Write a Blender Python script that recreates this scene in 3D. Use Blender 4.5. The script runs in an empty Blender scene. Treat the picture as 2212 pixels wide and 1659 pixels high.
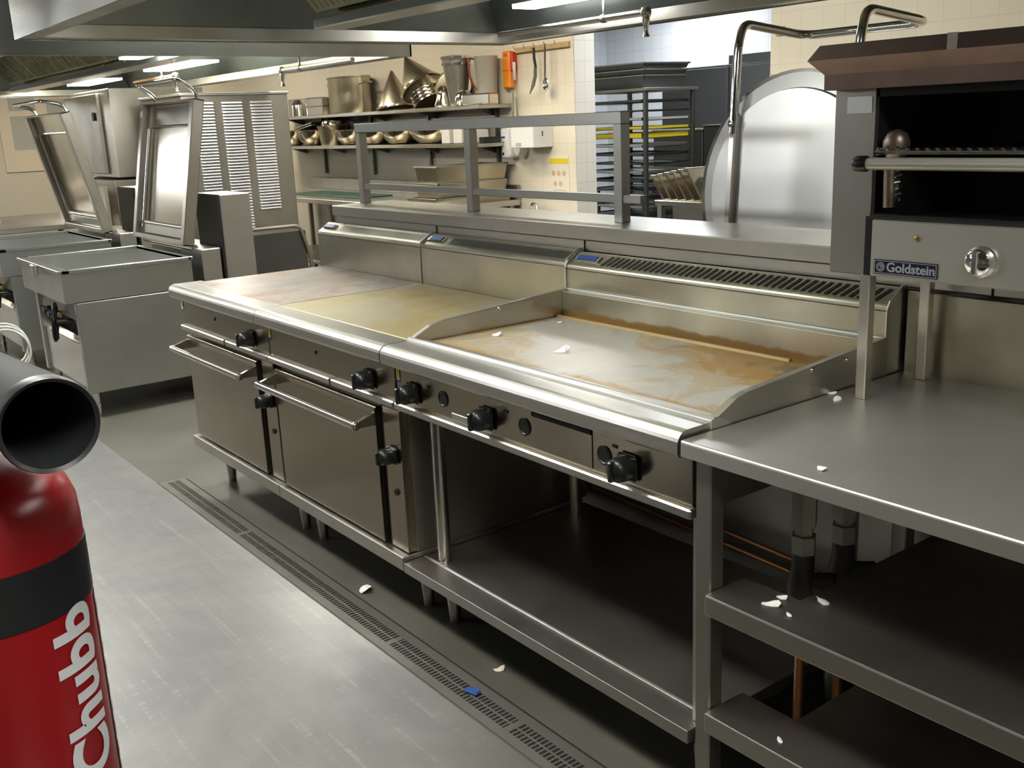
import bpy, bmesh, math, random
from mathutils import Vector, Matrix
random.seed(4)
sc = bpy.context.scene
COL = sc.collection
PI = math.pi
EXPOSURE = 0.0

# ------------------------------------------------------------------ geometry
class G:
    def __init__(s):
        s.bm = bmesh.new()
    def _take(s, b, smooth=False):
        for f in b.faces:
            f.smooth = smooth
        me = bpy.data.meshes.new('tmp')
        b.to_mesh(me); b.free()
        s.bm.from_mesh(me)
        bpy.data.meshes.remove(me)
        return s
    def box(s, x0, x1, y0, y1, z0, z1, bev=0.0, seg=1):
        b = bmesh.new()
        bmesh.ops.create_cube(b, size=1)
        for v in b.verts:
            v.co = Vector(((x0+x1)/2+v.co.x*(x1-x0), (y0+y1)/2+v.co.y*(y1-y0), (z0+z1)/2+v.co.z*(z1-z0)))
        if bev:
            bmesh.ops.bevel(b, geom=b.edges[:], offset=bev, segments=seg, profile=.5, affect='EDGES')
        return s._take(b)
    def prism(s, pts, ax, a0, a1, bev=0.0):
        b = bmesh.new()
        def mk(p, a):
            return {'x': (a, p[0], p[1]), 'y': (p[0], a, p[1]), 'z': (p[0], p[1], a)}[ax]
        lo = [b.verts.new(mk(p, a0)) for p in pts]
        hi = [b.verts.new(mk(p, a1)) for p in pts]
        n = len(pts)
        b.faces.new(lo); b.faces.new(hi[::-1])
        for i in range(n):
            b.faces.new((lo[i], hi[i], hi[(i+1) % n], lo[(i+1) % n]))
        bmesh.ops.recalc_face_normals(b, faces=b.faces[:])
        if bev:
            bmesh.ops.bevel(b, geom=b.edges[:], offset=bev, segments=1, profile=.5, affect='EDGES')
        return s._take(b)
    def hull(s, lo, hi):
        """loft between two vertex loops of equal length, capped"""
        b = bmesh.new()
        A = [b.verts.new(p) for p in lo]; B = [b.verts.new(p) for p in hi]
        n = len(A)
        b.faces.new(A[::-1]); b.faces.new(B)
        for i in range(n):
            b.faces.new((A[i], A[(i+1) % n], B[(i+1) % n], B[i]))
        bmesh.ops.recalc_face_normals(b, faces=b.faces[:])
        return s._take(b)
    def quad(s, *p):
        b = bmesh.new()
        b.faces.new([b.verts.new(q) for q in p])
        return s._take(b)
    def tube(s, pts, r, seg=10, closed=False):
        pts = [Vector(p) for p in pts]
        n = len(pts)
        rr = r if isinstance(r, (list, tuple)) else [r]*n
        b = bmesh.new()
        rings = []
        up = None
        for i, p in enumerate(pts):
            if closed:
                t = pts[(i+1) % n]-pts[i-1]
            else:
                t = pts[min(i+1, n-1)]-pts[max(i-1, 0)]
            t.normalize()
            if up is None:
                up = Vector((0, 0, 1)) if abs(t.z) < .9 else Vector((1, 0, 0))
            u = (up-t*up.dot(t)).normalized(); w = t.cross(u); up = u
            rings.append([b.verts.new(p+(u*math.cos(2*PI*k/seg)+w*math.sin(2*PI*k/seg))*rr[i]) for k in range(seg)])
        m = n if closed else n-1
        for i in range(m):
            A, B = rings[i], rings[(i+1) % n]
            for k in range(seg):
                b.faces.new((A[k], A[(k+1) % seg], B[(k+1) % seg], B[k]))
        for f in b.faces: f.smooth = True
        if not closed:
            b.faces.new(rings[0][::-1]); b.faces.new(rings[-1])
        me = bpy.data.meshes.new('tmp'); b.to_mesh(me); b.free()
        s.bm.from_mesh(me); bpy.data.meshes.remove(me)
        return s
    def lathe(s, prof, loc=(0, 0, 0), d=(0, 0, 1), seg=28, smooth=True):
        """prof = [(radius, height)...] revolved about direction d through loc"""
        d = Vector(d).normalized()
        M = Matrix.Translation(loc) @ d.to_track_quat('Z', 'Y').to_matrix().to_4x4()
        b = bmesh.new(); rings = []
        for r, z in prof:
            if r < 1e-6:
                rings.append([b.verts.new(M @ Vector((0, 0, z)))])
            else:
                rings.append([b.verts.new(M @ Vector((r*math.cos(2*PI*k/seg), r*math.sin(2*PI*k/seg), z))) for k in range(seg)])
        for A, B in zip(rings, rings[1:]):
            for k in range(seg):
                k2 = (k+1) % seg
                if len(A) == 1 and len(B) == 1: continue
                if len(A) == 1: b.faces.new((A[0], B[k2], B[k]))
                elif len(B) == 1: b.faces.new((A[k], A[k2], B[0]))
                else: b.faces.new((A[k], A[k2], B[k2], B[k]))
        bmesh.ops.recalc_face_normals(b, faces=b.faces[:])
        for f in b.faces: f.smooth = smooth
        me = bpy.data.meshes.new('tmp'); b.to_mesh(me); b.free()
        s.bm.from_mesh(me); bpy.data.meshes.remove(me)
        return s
    def cyl(s, p, q, r, r2=None, seg=20):
        p, q = Vector(p), Vector(q); L = (q-p).length
        r2 = r if r2 is None else r2
        return s.lathe([(0, 0), (r, 0), (r, 0), (r2, L), (r2, L), (0, L)], p, q-p, seg)
    def xf(s, M):
        bmesh.ops.transform(s.bm, matrix=M, verts=s.bm.verts[:]); return s
    def build(s, name, mat, parent=None, sharp=True):
        me = bpy.data.meshes.new(name)
        vs = s.bm.verts
        if parent is None:
            lo = Vector([min(v.co[i] for v in vs) for i in range(3)]); hi = Vector([max(v.co[i] for v in vs) for i in range(3)])
            o0 = Vector(((lo.x+hi.x)/2, (lo.y+hi.y)/2, lo.z))
        else:
            r = parent
            while r.parent: r = r.parent
            o0 = Vector(r.location)
        for v in vs: v.co -= o0
        s.bm.normal_update()
        for e in s.bm.edges:
            if len(e.link_faces) == 2 and e.calc_face_angle(0) > math.radians(40): e.smooth = False
        s.bm.to_mesh(me); s.bm.free()
        me.materials.append(mat)
        o = bpy.data.objects.new(name, me)
        COL.objects.link(o)
        if parent is None: o.location = o0
        else: o.parent = parent
        return o

def fillet(pts, r, n=6):
    """round the corners of a polyline"""
    pts = [Vector(p) for p in pts]; out = [pts[0]]
    for a, b, c in zip(pts, pts[1:], pts[2:]):
        u = (a-b); v = (c-b); k = min(r, u.length*.48, v.length*.48)
        p, q = b+u.normalized()*k, b+v.normalized()*k
        for i in range(n+1):
            t = i/n; out.append(p*(1-t)**2+b*2*t*(1-t)+q*t*t)
    out.append(pts[-1]); return out

def tag(o, label=None, cat=None, group=None, kind=None):
    if label: o['label'] = label
    if cat: o['category'] = cat
    if group: o['group'] = group
    if kind: o['kind'] = kind
    return o
def thing(name, label, cat, loc, group=None):
    o = bpy.data.objects.new(name, None); COL.objects.link(o)
    o.location = loc; o.empty_display_size = .05
    return tag(o, label, cat, group)
def copy_tree(o, parent=None):
    c = o.copy(); COL.objects.link(c)
    if parent: c.parent = parent
    for ch in list(o.children): copy_tree(ch, c)
    return c
def struct(o): o['kind'] = 'structure'; return o

# ------------------------------------------------------------------ materials
def mat(name, col, rough=.5, metal=0., emit=None, spec=None):
    m = bpy.data.materials.new(name); m.use_nodes = True
    p = m.node_tree.nodes['Principled BSDF']
    p.inputs['Base Color'].default_value = (*col, 1); p.inputs['Roughness'].default_value = rough
    p.inputs['Metallic'].default_value = metal
    if spec is not None: p.inputs['Specular IOR Level'].default_value = spec
    if emit:
        p.inputs['Emission Color'].default_value = (*emit[0], 1); p.inputs['Emission Strength'].default_value = emit[1]
    return m
def nodes(m): return m.node_tree.nodes, m.node_tree.links, m.node_tree.nodes['Principled BSDF']
def coords(m, scale=(1, 1, 1), rot=(0, 0, 0), loc=(0, 0, 0)):
    N, L, p = nodes(m)
    t = N.new('ShaderNodeTexCoord'); k = N.new('ShaderNodeMapping')
    k.inputs['Scale'].default_value = scale; k.inputs['Rotation'].default_value = rot; k.inputs['Location'].default_value = loc
    L.new(t.outputs['Object'], k.inputs['Vector']); return k.outputs['Vector']
def noise(m, vec, scale, detail=4, rough=.55, dist=0):
    N, L, p = nodes(m); n = N.new('ShaderNodeTexNoise')
    n.inputs['Scale'].default_value = scale; n.inputs['Detail'].default_value = detail
    n.inputs['Roughness'].default_value = rough; n.inputs['Distortion'].default_value = dist
    L.new(vec, n.inputs['Vector']); return n.outputs['Fac']
def ramp(m, fac, stops):
    N, L, p = nodes(m); r = N.new('ShaderNodeValToRGB')
    while len(r.color_ramp.elements) < len(stops): r.color_ramp.elements.new(.5)
    for e, (a, c) in zip(r.color_ramp.elements, stops):
        e.position = a; e.color = (*c, 1) if isinstance(c, tuple) else (c, c, c, 1)
    L.new(fac, r.inputs['Fac']); return r.outputs['Color']
def mix(m, fac, a, b, mode='MIX'):
    N, L, p = nodes(m); x = N.new('ShaderNodeMix'); x.data_type = 'RGBA'; x.blend_type = mode
    for s, v in ((x.inputs['Factor'], fac), (x.inputs[6], a), (x.inputs[7], b)):
        if isinstance(v, tuple): s.default_value = (*v, 1)
        elif isinstance(v, (int, float)): s.default_value = v
        else: L.new(v, s)
    return x.outputs[2]
def bump(m, h, strength, dist=.01):
    N, L, p = nodes(m); b = N.new('ShaderNodeBump'); b.inputs['Strength'].default_value = strength; b.inputs['Distance'].default_value = dist
    L.new(h, b.inputs['Height']); L.new(b.outputs['Normal'], p.inputs['Normal'])

def steel(name, col, r0, r1, blot=3.0, var=.15, metal=1.0, scratch=None):
    """stainless steel with cloudy wear; scratch = mapping that stretches fine scratches"""
    m = mat(name, col, .3, metal)
    N, L, p = nodes(m)
    w = noise(m, coords(m), blot, 3, .5, .3)
    if scratch:
        g = noise(m, coords(m, *scratch), 1, 3, .7)
        w = mix(m, .22, w, g)
    L.new(ramp(m, w, [(.3, r0), (.7, r1)]), p.inputs['Roughness'])
    lo = tuple(c*(1-var) for c in col); hi = tuple(min(1, c*(1+var*.5)) for c in col)
    L.new(ramp(m, w, [(.3, hi), (.7, lo)]), p.inputs['Base Color'])
    return m

M = {}
M['steel'] = steel('stainless steel', (.58, .56, .51), .29, .38)
M['steelx'] = steel('satin stainless steel', (.52, .505, .46), .29, .38)
M['splash'] = steel('stained splashback steel', (.47, .445, .36), .29, .38, 3.5, .2, 1)
M['bench'] = steel('worn bench steel', (.58, .57, .53), .29, .38, 2.2, .18, .82)
M['facia'] = steel('pale facia steel', (.62, .60, .54), .40, .48, 2, .08, .85)
M['lidpale'] = steel('brushed lid steel', (.68, .68, .66), .36, .44, 2, .1)
M['shelf'] = steel('dull shelf steel', (.42, .40, .37), .36, .5, 2.2, .18)
def counter_mat():
    """counter steel worn by use: fine scratches in two directions and dull grey smudges"""
    m = mat('scratched counter steel', (.34, .335, .315), .34, 1.0); N, L, p = nodes(m)
    a = noise(m, coords(m, (4, 110, 1), (0, 0, .95)), 1, 3, .6); b = noise(m, coords(m, (120, 5, 1), (0, 0, .75)), 1, 3, .6)
    w = noise(m, coords(m), 3.0, 5, .6, .5)
    k = mix(m, .3, a, b)
    c = mix(m, ramp(m, w, [(.38, 0.), (.62, 1.)]), (.185, .182, .172), (.12, .121, .119))
    c = mix(m, ramp(m, k, [(.36, .30), (.46, 0.)]), c, (.125, .125, .12))
    c = mix(m, ramp(m, k, [(.56, 0.), (.70, .4)]), c, (.29, .285, .265))
    L.new(c, p.inputs['Base Color'])
    L.new(ramp(m, w, [(.3, .34), (.7, .44)]), p.inputs['Roughness'])
    return m
M['counter'] = counter_mat()
M['rail'] = steel('grey tube steel', (.44, .44, .41), .3, .42)
M['pan'] = steel('bluish pan steel', (.53, .54, .52), .29, .40, 2, .2)
M['dull'] = steel('dull steel', (.36, .345, .31), .38, .5)
M['oven'] = steel('oven door steel', (.36, .32, .255), .19, .26, 1.5, .12)
M['dark'] = steel('dark steel', (.15, .155, .15), .34, .5)
M['hood'] = steel('hood steel', (.40, .41, .40), .16, .26, 2, .2)
M['hoodin'] = steel('hood inner steel', (.24, .27, .27), .3, .42, 2, .2, .9)
M['chrome'] = mat('chrome', (.75, .75, .75), .08, 1.0)
M['satin'] = mat('satin metal tube', (.68, .66, .62), .2, 1.0)
M['pale'] = steel('pale satin steel', (.68, .68, .66), .29, .38, 2, .1)
M['blackp'] = mat('black plastic', (.012, .014, .014), .3)
M['black'] = mat('soot and shade black', (.008, .008, .008), .7)  # also paints the dark door gap and the console's shaded front
M['rubber'] = mat('black rubber', (.02, .02, .021), .55)
M['red'] = mat('red enamel', (.33, .007, .012), .3)
M['white'] = mat('white plastic', (.78, .76, .72), .35)
M['paper'] = mat('white paper', (.85, .85, .83), .8)
M['letter'] = mat('white lettering', (.72, .74, .78), .5)
M['yellow'] = mat('yellow plastic', (.75, .58, .02), .4)
M['orange'] = mat('orange plastic', (.85, .27, .012), .4)
M['redp'] = mat('red plastic', (.55, .04, .02), .4)
M['blue'] = mat('blue plastic', (.03, .09, .35), .35)
M['navy'] = mat('navy enamel', (.012, .018, .045), .3)
M['grey'] = mat('grey painted steel', (.085, .088, .09), .45)
M['green'] = mat('green cutting board', (.05, .12, .09), .5)
M['copper'] = mat('copper pipe', (.36, .17, .08), .45, 1.0)
M['brass'] = mat('brass', (.6, .42, .14), .3, 1.0)
M['wood'] = mat('pale timber', (.5, .36, .16), .5)
M['pink'] = mat('pink ring', (.65, .12, .22), .5)
M['horn'] = mat('grey horn plastic', (.065, .068, .072), .7, spec=.15)
M['drain'] = steel('worn drain steel', (.20, .19, .165), .42, .55, 3, .2, .7)
M['horni'] = mat('black horn rim', (.026, .029, .032), .42)
M['canopy'] = steel('heat tinted steel', (.24, .165, .14), .34, .5, 4, .3)
M['soap'] = mat('white dispenser plastic', (.8, .8, .8), .3)
M['greywhite'] = mat('grey painted board', (.42, .43, .40), .6)
M['cream'] = mat('cream painted board', (.7, .62, .5), .6)
M['bowl'] = mat('polished bowl steel', (.62, .56, .46), .14, 1.0)
M['pot'] = steel('pot aluminium', (.46, .42, .32), .29, .38)
M['clear'] = mat('clear plastic tie', (.75, .78, .76), .15)
M['grime'] = mat('greasy cast iron', (.025, .022, .02), .55)
def lamp(name, col, s): return mat(name, (.9, .9, .9), .5, 0, (col, s))
M['lampw'] = lamp('warm fluorescent diffuser', (1, .88, .68), 34)
M['lampn'] = lamp('neutral fluorescent diffuser', (1, .975, .86), 32)
M['lampb'] = lamp('cool fluorescent diffuser', (.92, .96, 1), 17)

def hotplate(name, base, tint, stain, scale, r0, r1):
    m = mat(name, base, .4, .55); N, L, p = nodes(m)
    v = coords(m); a = noise(m, v, scale, 6, .62, .8); b = noise(m, coords(m, (1, 1, 1), loc=(3, 5, 1)), scale*2.7, 5, .6, .5)
    c = mix(m, ramp(m, a, [(.38, 0.), (.62, 1.)]), base, tint)
    c = mix(m, ramp(m, b, [(.56, 0.), (.72, .8)]), c, stain)
    L.new(c, p.inputs['Base Color'])
    L.new(ramp(m, a, [(.3, r0), (.7, r1)]), p.inputs['Roughness'])
    return m
M['plateA'] = hotplate('heat marked hot plate', (.40, .37, .36), (.27, .20, .15), (.22, .11, .04), 1.6, .30, .46)
M['plateB'] = hotplate('oiled hot plate', (.40, .36, .25), (.33, .265, .11), (.33, .22, .05), 1.4, .34, .5)

def griddle_mat():
    """steel griddle: clean grey patches, milky smears, rust towards its rim and right rear"""
    m = mat('rusty griddle plate', (.5, .5, .48), .35, .4); N, L, p = nodes(m)
    v = coords(m)
    sep = N.new('ShaderNodeSeparateXYZ'); L.new(v, sep.inputs[0])
    w1 = noise(m, v, 3.2, 3, .5, 1.2); w2 = noise(m, coords(m, (1, 1, 1), loc=(7, 2, 0)), 6.5, 6, .62, .8)
    w3 = noise(m, coords(m, (1.6, 1, 1), (0, 0, .5), (2, 9, 0)), 4.2, 2, .5, 1.6)
    def mm(op, a, b=0.0):
        x = N.new('ShaderNodeMath'); x.operation = op
        for i, q in enumerate((a, b)):
            if isinstance(q, (int, float)): x.inputs[i].default_value = q
            else: L.new(q, x.inputs[i])
        return x.outputs[0]
    base = mix(m, ramp(m, w1, [(.50, 0.), (.58, 1.)]), (.53, .52, .48), (.48, .40, .27))
    vein = mm('ABSOLUTE', mm('SUBTRACT', w3, .5))
    base = mix(m, ramp(m, vein, [(.0, .75), (.022, 0.)]), base, (.60, .56, .47))
    ex = mm('MULTIPLY', mm('ABSOLUTE', sep.outputs[0]), 1/.577); ey = mm('MULTIPLY', mm('ABSOLUTE', mm('SUBTRACT', sep.outputs[1], .025)), 1/.27)
    edge = mm('MAXIMUM', mm('MULTIPLY', mm('SUBTRACT', ex, .93), 7), mm('MULTIPLY', mm('SUBTRACT', ey, .84), 4.5))
    dx = mm('SUBTRACT', sep.outputs[0], .36); dy = mm('SUBTRACT', sep.outputs[1], .19)
    rr = mm('SQRT', mm('ADD', mm('MULTIPLY', mm('MULTIPLY', dx, dx), 6), mm('MULTIPLY', mm('MULTIPLY', dy, dy), 26)))
    corner = mm('SUBTRACT', 1.05, rr)
    r = mm('ADD', mm('MAXIMUM', edge, corner), mm('MULTIPLY', mm('SUBTRACT', w2, .5), 1.6))
    base = mix(m, ramp(m, r, [(.1, 0.), (.5, .9)]), base, (.37, .20, .03))
    base = mix(m, ramp(m, mm('MULTIPLY', r, w3), [(.36, 0.), (.50, .75)]), base, (.11, .105, .065))
    L.new(base, p.inputs['Base Color'])
    L.new(ramp(m, w2, [(.3, .30), (.7, .46)]), p.inputs['Roughness'])
    L.new(ramp(m, r, [(.1, .45), (.6, .1)]), p.inputs['Metallic'])
    return m
M['griddle'] = griddle_mat()

def tile(name, col, grout, size, ax, rough=.18):
    m = mat(name, col, rough); N, L, p = nodes(m)
    t = N.new('ShaderNodeTexCoord'); s = N.new('ShaderNodeSeparateXYZ'); c = N.new('ShaderNodeCombineXYZ')
    L.new(t.outputs['Object'], s.inputs[0])
    L.new(s.outputs[0 if ax == 'y' else 1], c.inputs[0]); L.new(s.outputs[2], c.inputs[1])
    b = N.new('ShaderNodeTexBrick'); b.offset = 0; b.squash = 1
    b.inputs['Color1'].default_value = (*col, 1); b.inputs['Color2'].default_value = (*[x*.97 for x in col], 1); b.inputs['Mortar'].default_value = (*grout, 1)
    b.inputs['Scale'].default_value = 1; b.inputs['Mortar Size'].default_value = .003; b.inputs['Mortar Smooth'].default_value = .3
    b.inputs['Brick Width'].default_value = size; b.inputs['Row Height'].default_value = size
    L.new(c.outputs[0], b.inputs['Vector']); L.new(b.outputs['Color'], p.inputs['Base Color'])
    bump(m, b.outputs['Fac'], -.15, .003)
    return m
M['tilew'] = tile('cream wall tiles', (.76, .70, .58), (.67, .61, .50), .15, 'y', .3)
M['tilewx'] = tile('shaded cream wall tiles return', (.70, .67, .60), (.58, .54, .46), .15, 'x', .3)  # darker, greyer copy of the cream tiles paints the return face's shade
M['tileb'] = tile('white wall tiles', (.78, .80, .82), (.62, .64, .66), .15, 'y', .15)
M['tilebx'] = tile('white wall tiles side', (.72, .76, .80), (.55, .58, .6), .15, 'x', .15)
M['paint'] = mat('off white wall paint', (.62, .58, .50), .7)
M['paintd'] = mat('grey wall paint', (.22, .21, .19), .7)
M['ceil'] = mat('ceiling tile white', (.46, .455, .43), .85)
def vinyl():
    m = mat('grey vinyl floor', (.2, .19, .16), .4); N, L, p = nodes(m)
    a = noise(m, coords(m), 1.8, 6, .6); b = noise(m, coords(m), 180, 2)
    c = mix(m, ramp(m, a, [(.35, 0.), (.65, 1.)]), (.085, .083, .066), (.125, .12, .098))
    c = mix(m, ramp(m, b, [(.4, 0.), (.65, .35)]), c, (.05, .048, .042))
    L.new(c, p.inputs['Base Color']); L.new(ramp(m, a, [(.3, .32), (.7, .5)]), p.inputs['Roughness'])
    return m
M['floor'] = vinyl()

# ------------------------------------------------------------------ room shell
XL, XR, YF, YW, YB, ZC = -14.5, 4.2, -5.2, 3.8, 7.2, 2.75
struct(G().box(XL-.1, XR+.1, YF-.1, YB+.1, -.1, 0).build('floor', M['floor']))
struct(G().box(XL-.1, XR+.1, YF-.1, YB+.1, ZC, ZC+.1).build('ceiling', M['ceil']))
struct(G().box(XL-.12, XL, YF, YB, 0, ZC).build('wall_left', M['paint']))
struct(G().box(XR, XR+.12, YF, YB, 0, ZC).build('wall_right', M['paint']))
struct(G().box(XL, XR, YF-.12, YF, 0, ZC).build('wall_front', M['paintd']))
struct(G().box(XL, XR, YB, YB+.12, 0, ZC).build('wall_back', M['tileb']))
struct(G().box(XL, -4.673, YW, YW+.2, 0, ZC).build('wall_shelf_side', M['tilew']))
struct(G().box(-4.676, -4.67, YW, YW+.2, 0, ZC).build('wall_return', M['tilewx']))
struct(G().box(-2.84, XR, YW, YW+.2, 0, ZC).build('wall_rear_right', M['tilew']))
struct(G().box(-8.2, -8.0, YW+.2, YB, 0, ZC).build('wall_store_side', M['tilebx']))
struct(G().box(-2.842, -2.72, YW-.004, YW, 0.0, 1.745).build('trim_1', M['dull']))
struct(G().box(-2.80, -2.735, YW-.006, YW, 1.965, 2.02).build('trim_2', M['wood']))

def added_wall_glow(name, axis, w0, a0, a1, z0, z1, strength):
    """added glow on an unseen wall for lid highlights: frame, centre bar, bright pane"""
    g = G(); m = (a0+a1)/2
    for p in ((a0, a1, z0-.05, z0), (a0, a1, z1, z1+.05), (a0-.05, a0, z0-.05, z1+.05), (a1, a1+.05, z0-.05, z1+.05), (m-.02, m+.02, z0, z1)):
        if axis == 'x': g.box(w0+.002, w0+.05, *p)
        else: g.box(p[0], p[1], w0+.002, w0+.05, p[2], p[3])
    o = struct(g.build(name, M['white']))
    q = G().box(w0+.004, w0+.012, a0, a1, z0, z1) if axis == 'x' else G().box(a0, a1, w0+.004, w0+.012, z0, z1)
    q.build('pane', lamp(name+' glowing highlight pane', (.95, .98, 1), strength), o)
added_wall_glow('added_glow_1', 'x', XL, -3.2, -1.5, 2.28, 2.62, 30)  # made-up source out of view, puts the highlight on the tilting pan lid
added_wall_glow('added_glow_2', 'y', YF, -7.0, -5.0, 2.25, 2.68, 18)  # made-up source out of view, brightens the kettle lid

# ceiling lights (recessed fluorescent panels)
def ceiling_light(x, y, lx, ly, m, label, z=ZC):
    r = thing('ceiling_light', label, 'ceiling light', (x, y, z-.03), 'fluorescent ceiling panels')
    g = G()
    for a in ((-1, 1), (1, 1)):
        pass
    g.box(x-lx/2-.03, x+lx/2+.03, y-ly/2-.03, y-ly/2, z-.03, z); g.box(x-lx/2-.03, x+lx/2+.03, y+ly/2, y+ly/2+.03, z-.03, z)
    g.box(x-lx/2-.03, x-lx/2, y-ly/2, y+ly/2, z-.03, z); g.box(x+lx/2, x+lx/2+.03, y-ly/2, y+ly/2, z-.03, z)
    g.build('frame', M['white'], r)
    G().box(x-lx/2, x+lx/2, y-ly/2, y+ly/2, z-.02, z-.004).build('diffuser', m, r)
    return r
LIGHTS = [
 (-6.6, -1.05, 1.2, .3, 'lampa', 'ceiling panel above the aisle, over the tilting pans'),
 (-9.8, -1.05, 1.2, .3, 'lampn', 'ceiling panel above the aisle, second from the left wall'),
 (-13.0, -1.1, 1.2, .6, 'lampn', 'ceiling panel above the aisle, nearest the left wall'),
 (-3.87, 1.5, .5, 1.2, 'lampa', 'added ceiling panel in the gap between the two hoods'),  # added lamp, lightens the farther hood's end and the lower tiled wall
 (-3.95, -1.0, 1.1, .45, 'lamps', 'bright ceiling panel above the aisle before the gap between the hoods'),
 (-2.2, -1.05, 1.2, .3, 'lampa', 'ceiling panel above the aisle before the middle oven'),
 (-.2, -1.05, 1.2, .3, 'lampa', 'ceiling panel above the aisle before the griddle'),
 (1.9, -1.3, 1.2, .3, 'lampn', 'ceiling panel above the aisle at the right end'),
 (-1.4, -2.9, 1.2, .6, 'lampf', 'wide ceiling panel behind the foreground counter'),
 (-3.9, -2.8, 1.2, .6, 'lampf', 'wide ceiling panel far behind the counter, left'),
 (2.6, -3.0, 1.2, .6, 'lampf', 'wide ceiling panel near the right wall'),
 (-12.5, 2.4, 1.2, .3, 'lampw', 'ceiling panel before the pale boards at the far left'),
 (-9.3, 2.42, 1.2, .3, 'lampw', 'ceiling panel before the shelf wall, at its left'),
 (-6.9, 2.42, 1.2, .3, 'lampw', 'ceiling panel before the shelf wall, over the mixing bowls'),
 (-4.6, 2.42, 1.2, .3, 'lampw', 'ceiling panel before the utensil rail'),
 (-2.2, 2.42, 1.2, .3, 'lampn', 'ceiling panel before the store opening'),
 (.6, 2.42, 1.2, .3, 'lampw', 'ceiling panel before the cream tiles at the right'),
 (-6.3, 6.5, 1.2, .6, 'lampb', 'ceiling panel in the store near its rear wall'),
 (-3.9, 4.65, 1.4, .8, 'lampb', 'ceiling panel in the store right behind the opening'),
]
M['lampa'] = lamp('aisle fluorescent diffuser', (1, .975, .86), 36)
M['lampf'] = lamp('dim fluorescent diffuser', (1, .96, .86), 2.5)
M['lamps'] = lamp('bright fluorescent diffuser', (.97, .98, 1), 45)
for x, y, lx, ly, m, lab in LIGHTS: ceiling_light(x, y, lx, ly, M[m], lab)

# ------------------------------------------------------------------ cooking range
def arc(cy, cz, r, a0, a1, n=6):
    return [(cy+r*math.cos(math.radians(a0+(a1-a0)*i/n)), cz+r*math.sin(math.radians(a0+(a1-a0)*i/n))) for i in range(n+1)]
def bullnose(x0, x1):
    p = [(.15, .915)] + arc(.03, .885, .03, 90, 180) + arc(.012, .87, .012, 180, 270, 3) + [(.05, .858), (.15, .858)]
    return G().prism(p, 'x', x0+.0015, x1-.0015)
def splash(x0, x1, zb, y=.73, zt=1.075):
    p = [(y, zb), (y, zt-.012)] + arc(y+.02, zt-.014, .02, 180, 125, 4) + [(y+.06, zt+.036), (y+.07, zt+.036), (y+.07, zb)]
    return G().prism(p, 'x', x0+.003, x1-.003)
def end_plate(x, zb, y=.73, zt=1.075, t=.004):
    p = [(y-.006, zb), (y-.006, zt-.008), (y+.006, zt+.012), (y+.055, zt+.043), (y+.075, zt+.043), (y+.075, zb)]
    return G().prism(p, 'x', x-t/2, x+t/2)
def knob(x, z, y, parent, r=.030, name='knob'):
    g = G().box(x-r*1.02, x+r*1.02, y-.014, y, z-r*1.02, z+r*1.02, .006)
    g.lathe([(r, 0), (r, .018), (r*.93, .032), (r*.7, .041), (r*.35, .045), (0, .046)], (x, y-.012, z), (0, -1, 0), 22)
    g.box(x-.006, x+.006, y-.064, y-.02, z-r*.8, z+r*.8, .003)
    return g.build(name, M['blackp'], parent)
def leg(x, y, z, parent):
    return G().lathe([(0, z), (.027, z), (.027, z-.012), (.021, z-.014), (.021, z*.48), (.023, z*.46), (.017, .006), (.017, 0), (0, 0)], (x, y, 0), seg=18).build('leg', M['dull'], parent)
def slots(x0, x1, n, y0, z0, y1, z1, w, skew, off=.0012):
    """slanted vent slots on the sloping top of a splashback"""
    g = G(); dy, dz = y1-y0, z1-z0; L = math.hypot(dy, dz); ny, nz = -dz/L*off, dy/L*off
    for i in range(n):
        x = x0+(x1-x0)*i/(n-1)
        g.quad((x, y0+ny, z0+nz), (x+w, y0+ny, z0+nz), (x+w+skew, y1+ny, z1+nz), (x+skew, y1+ny, z1+nz))
    return g

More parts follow.
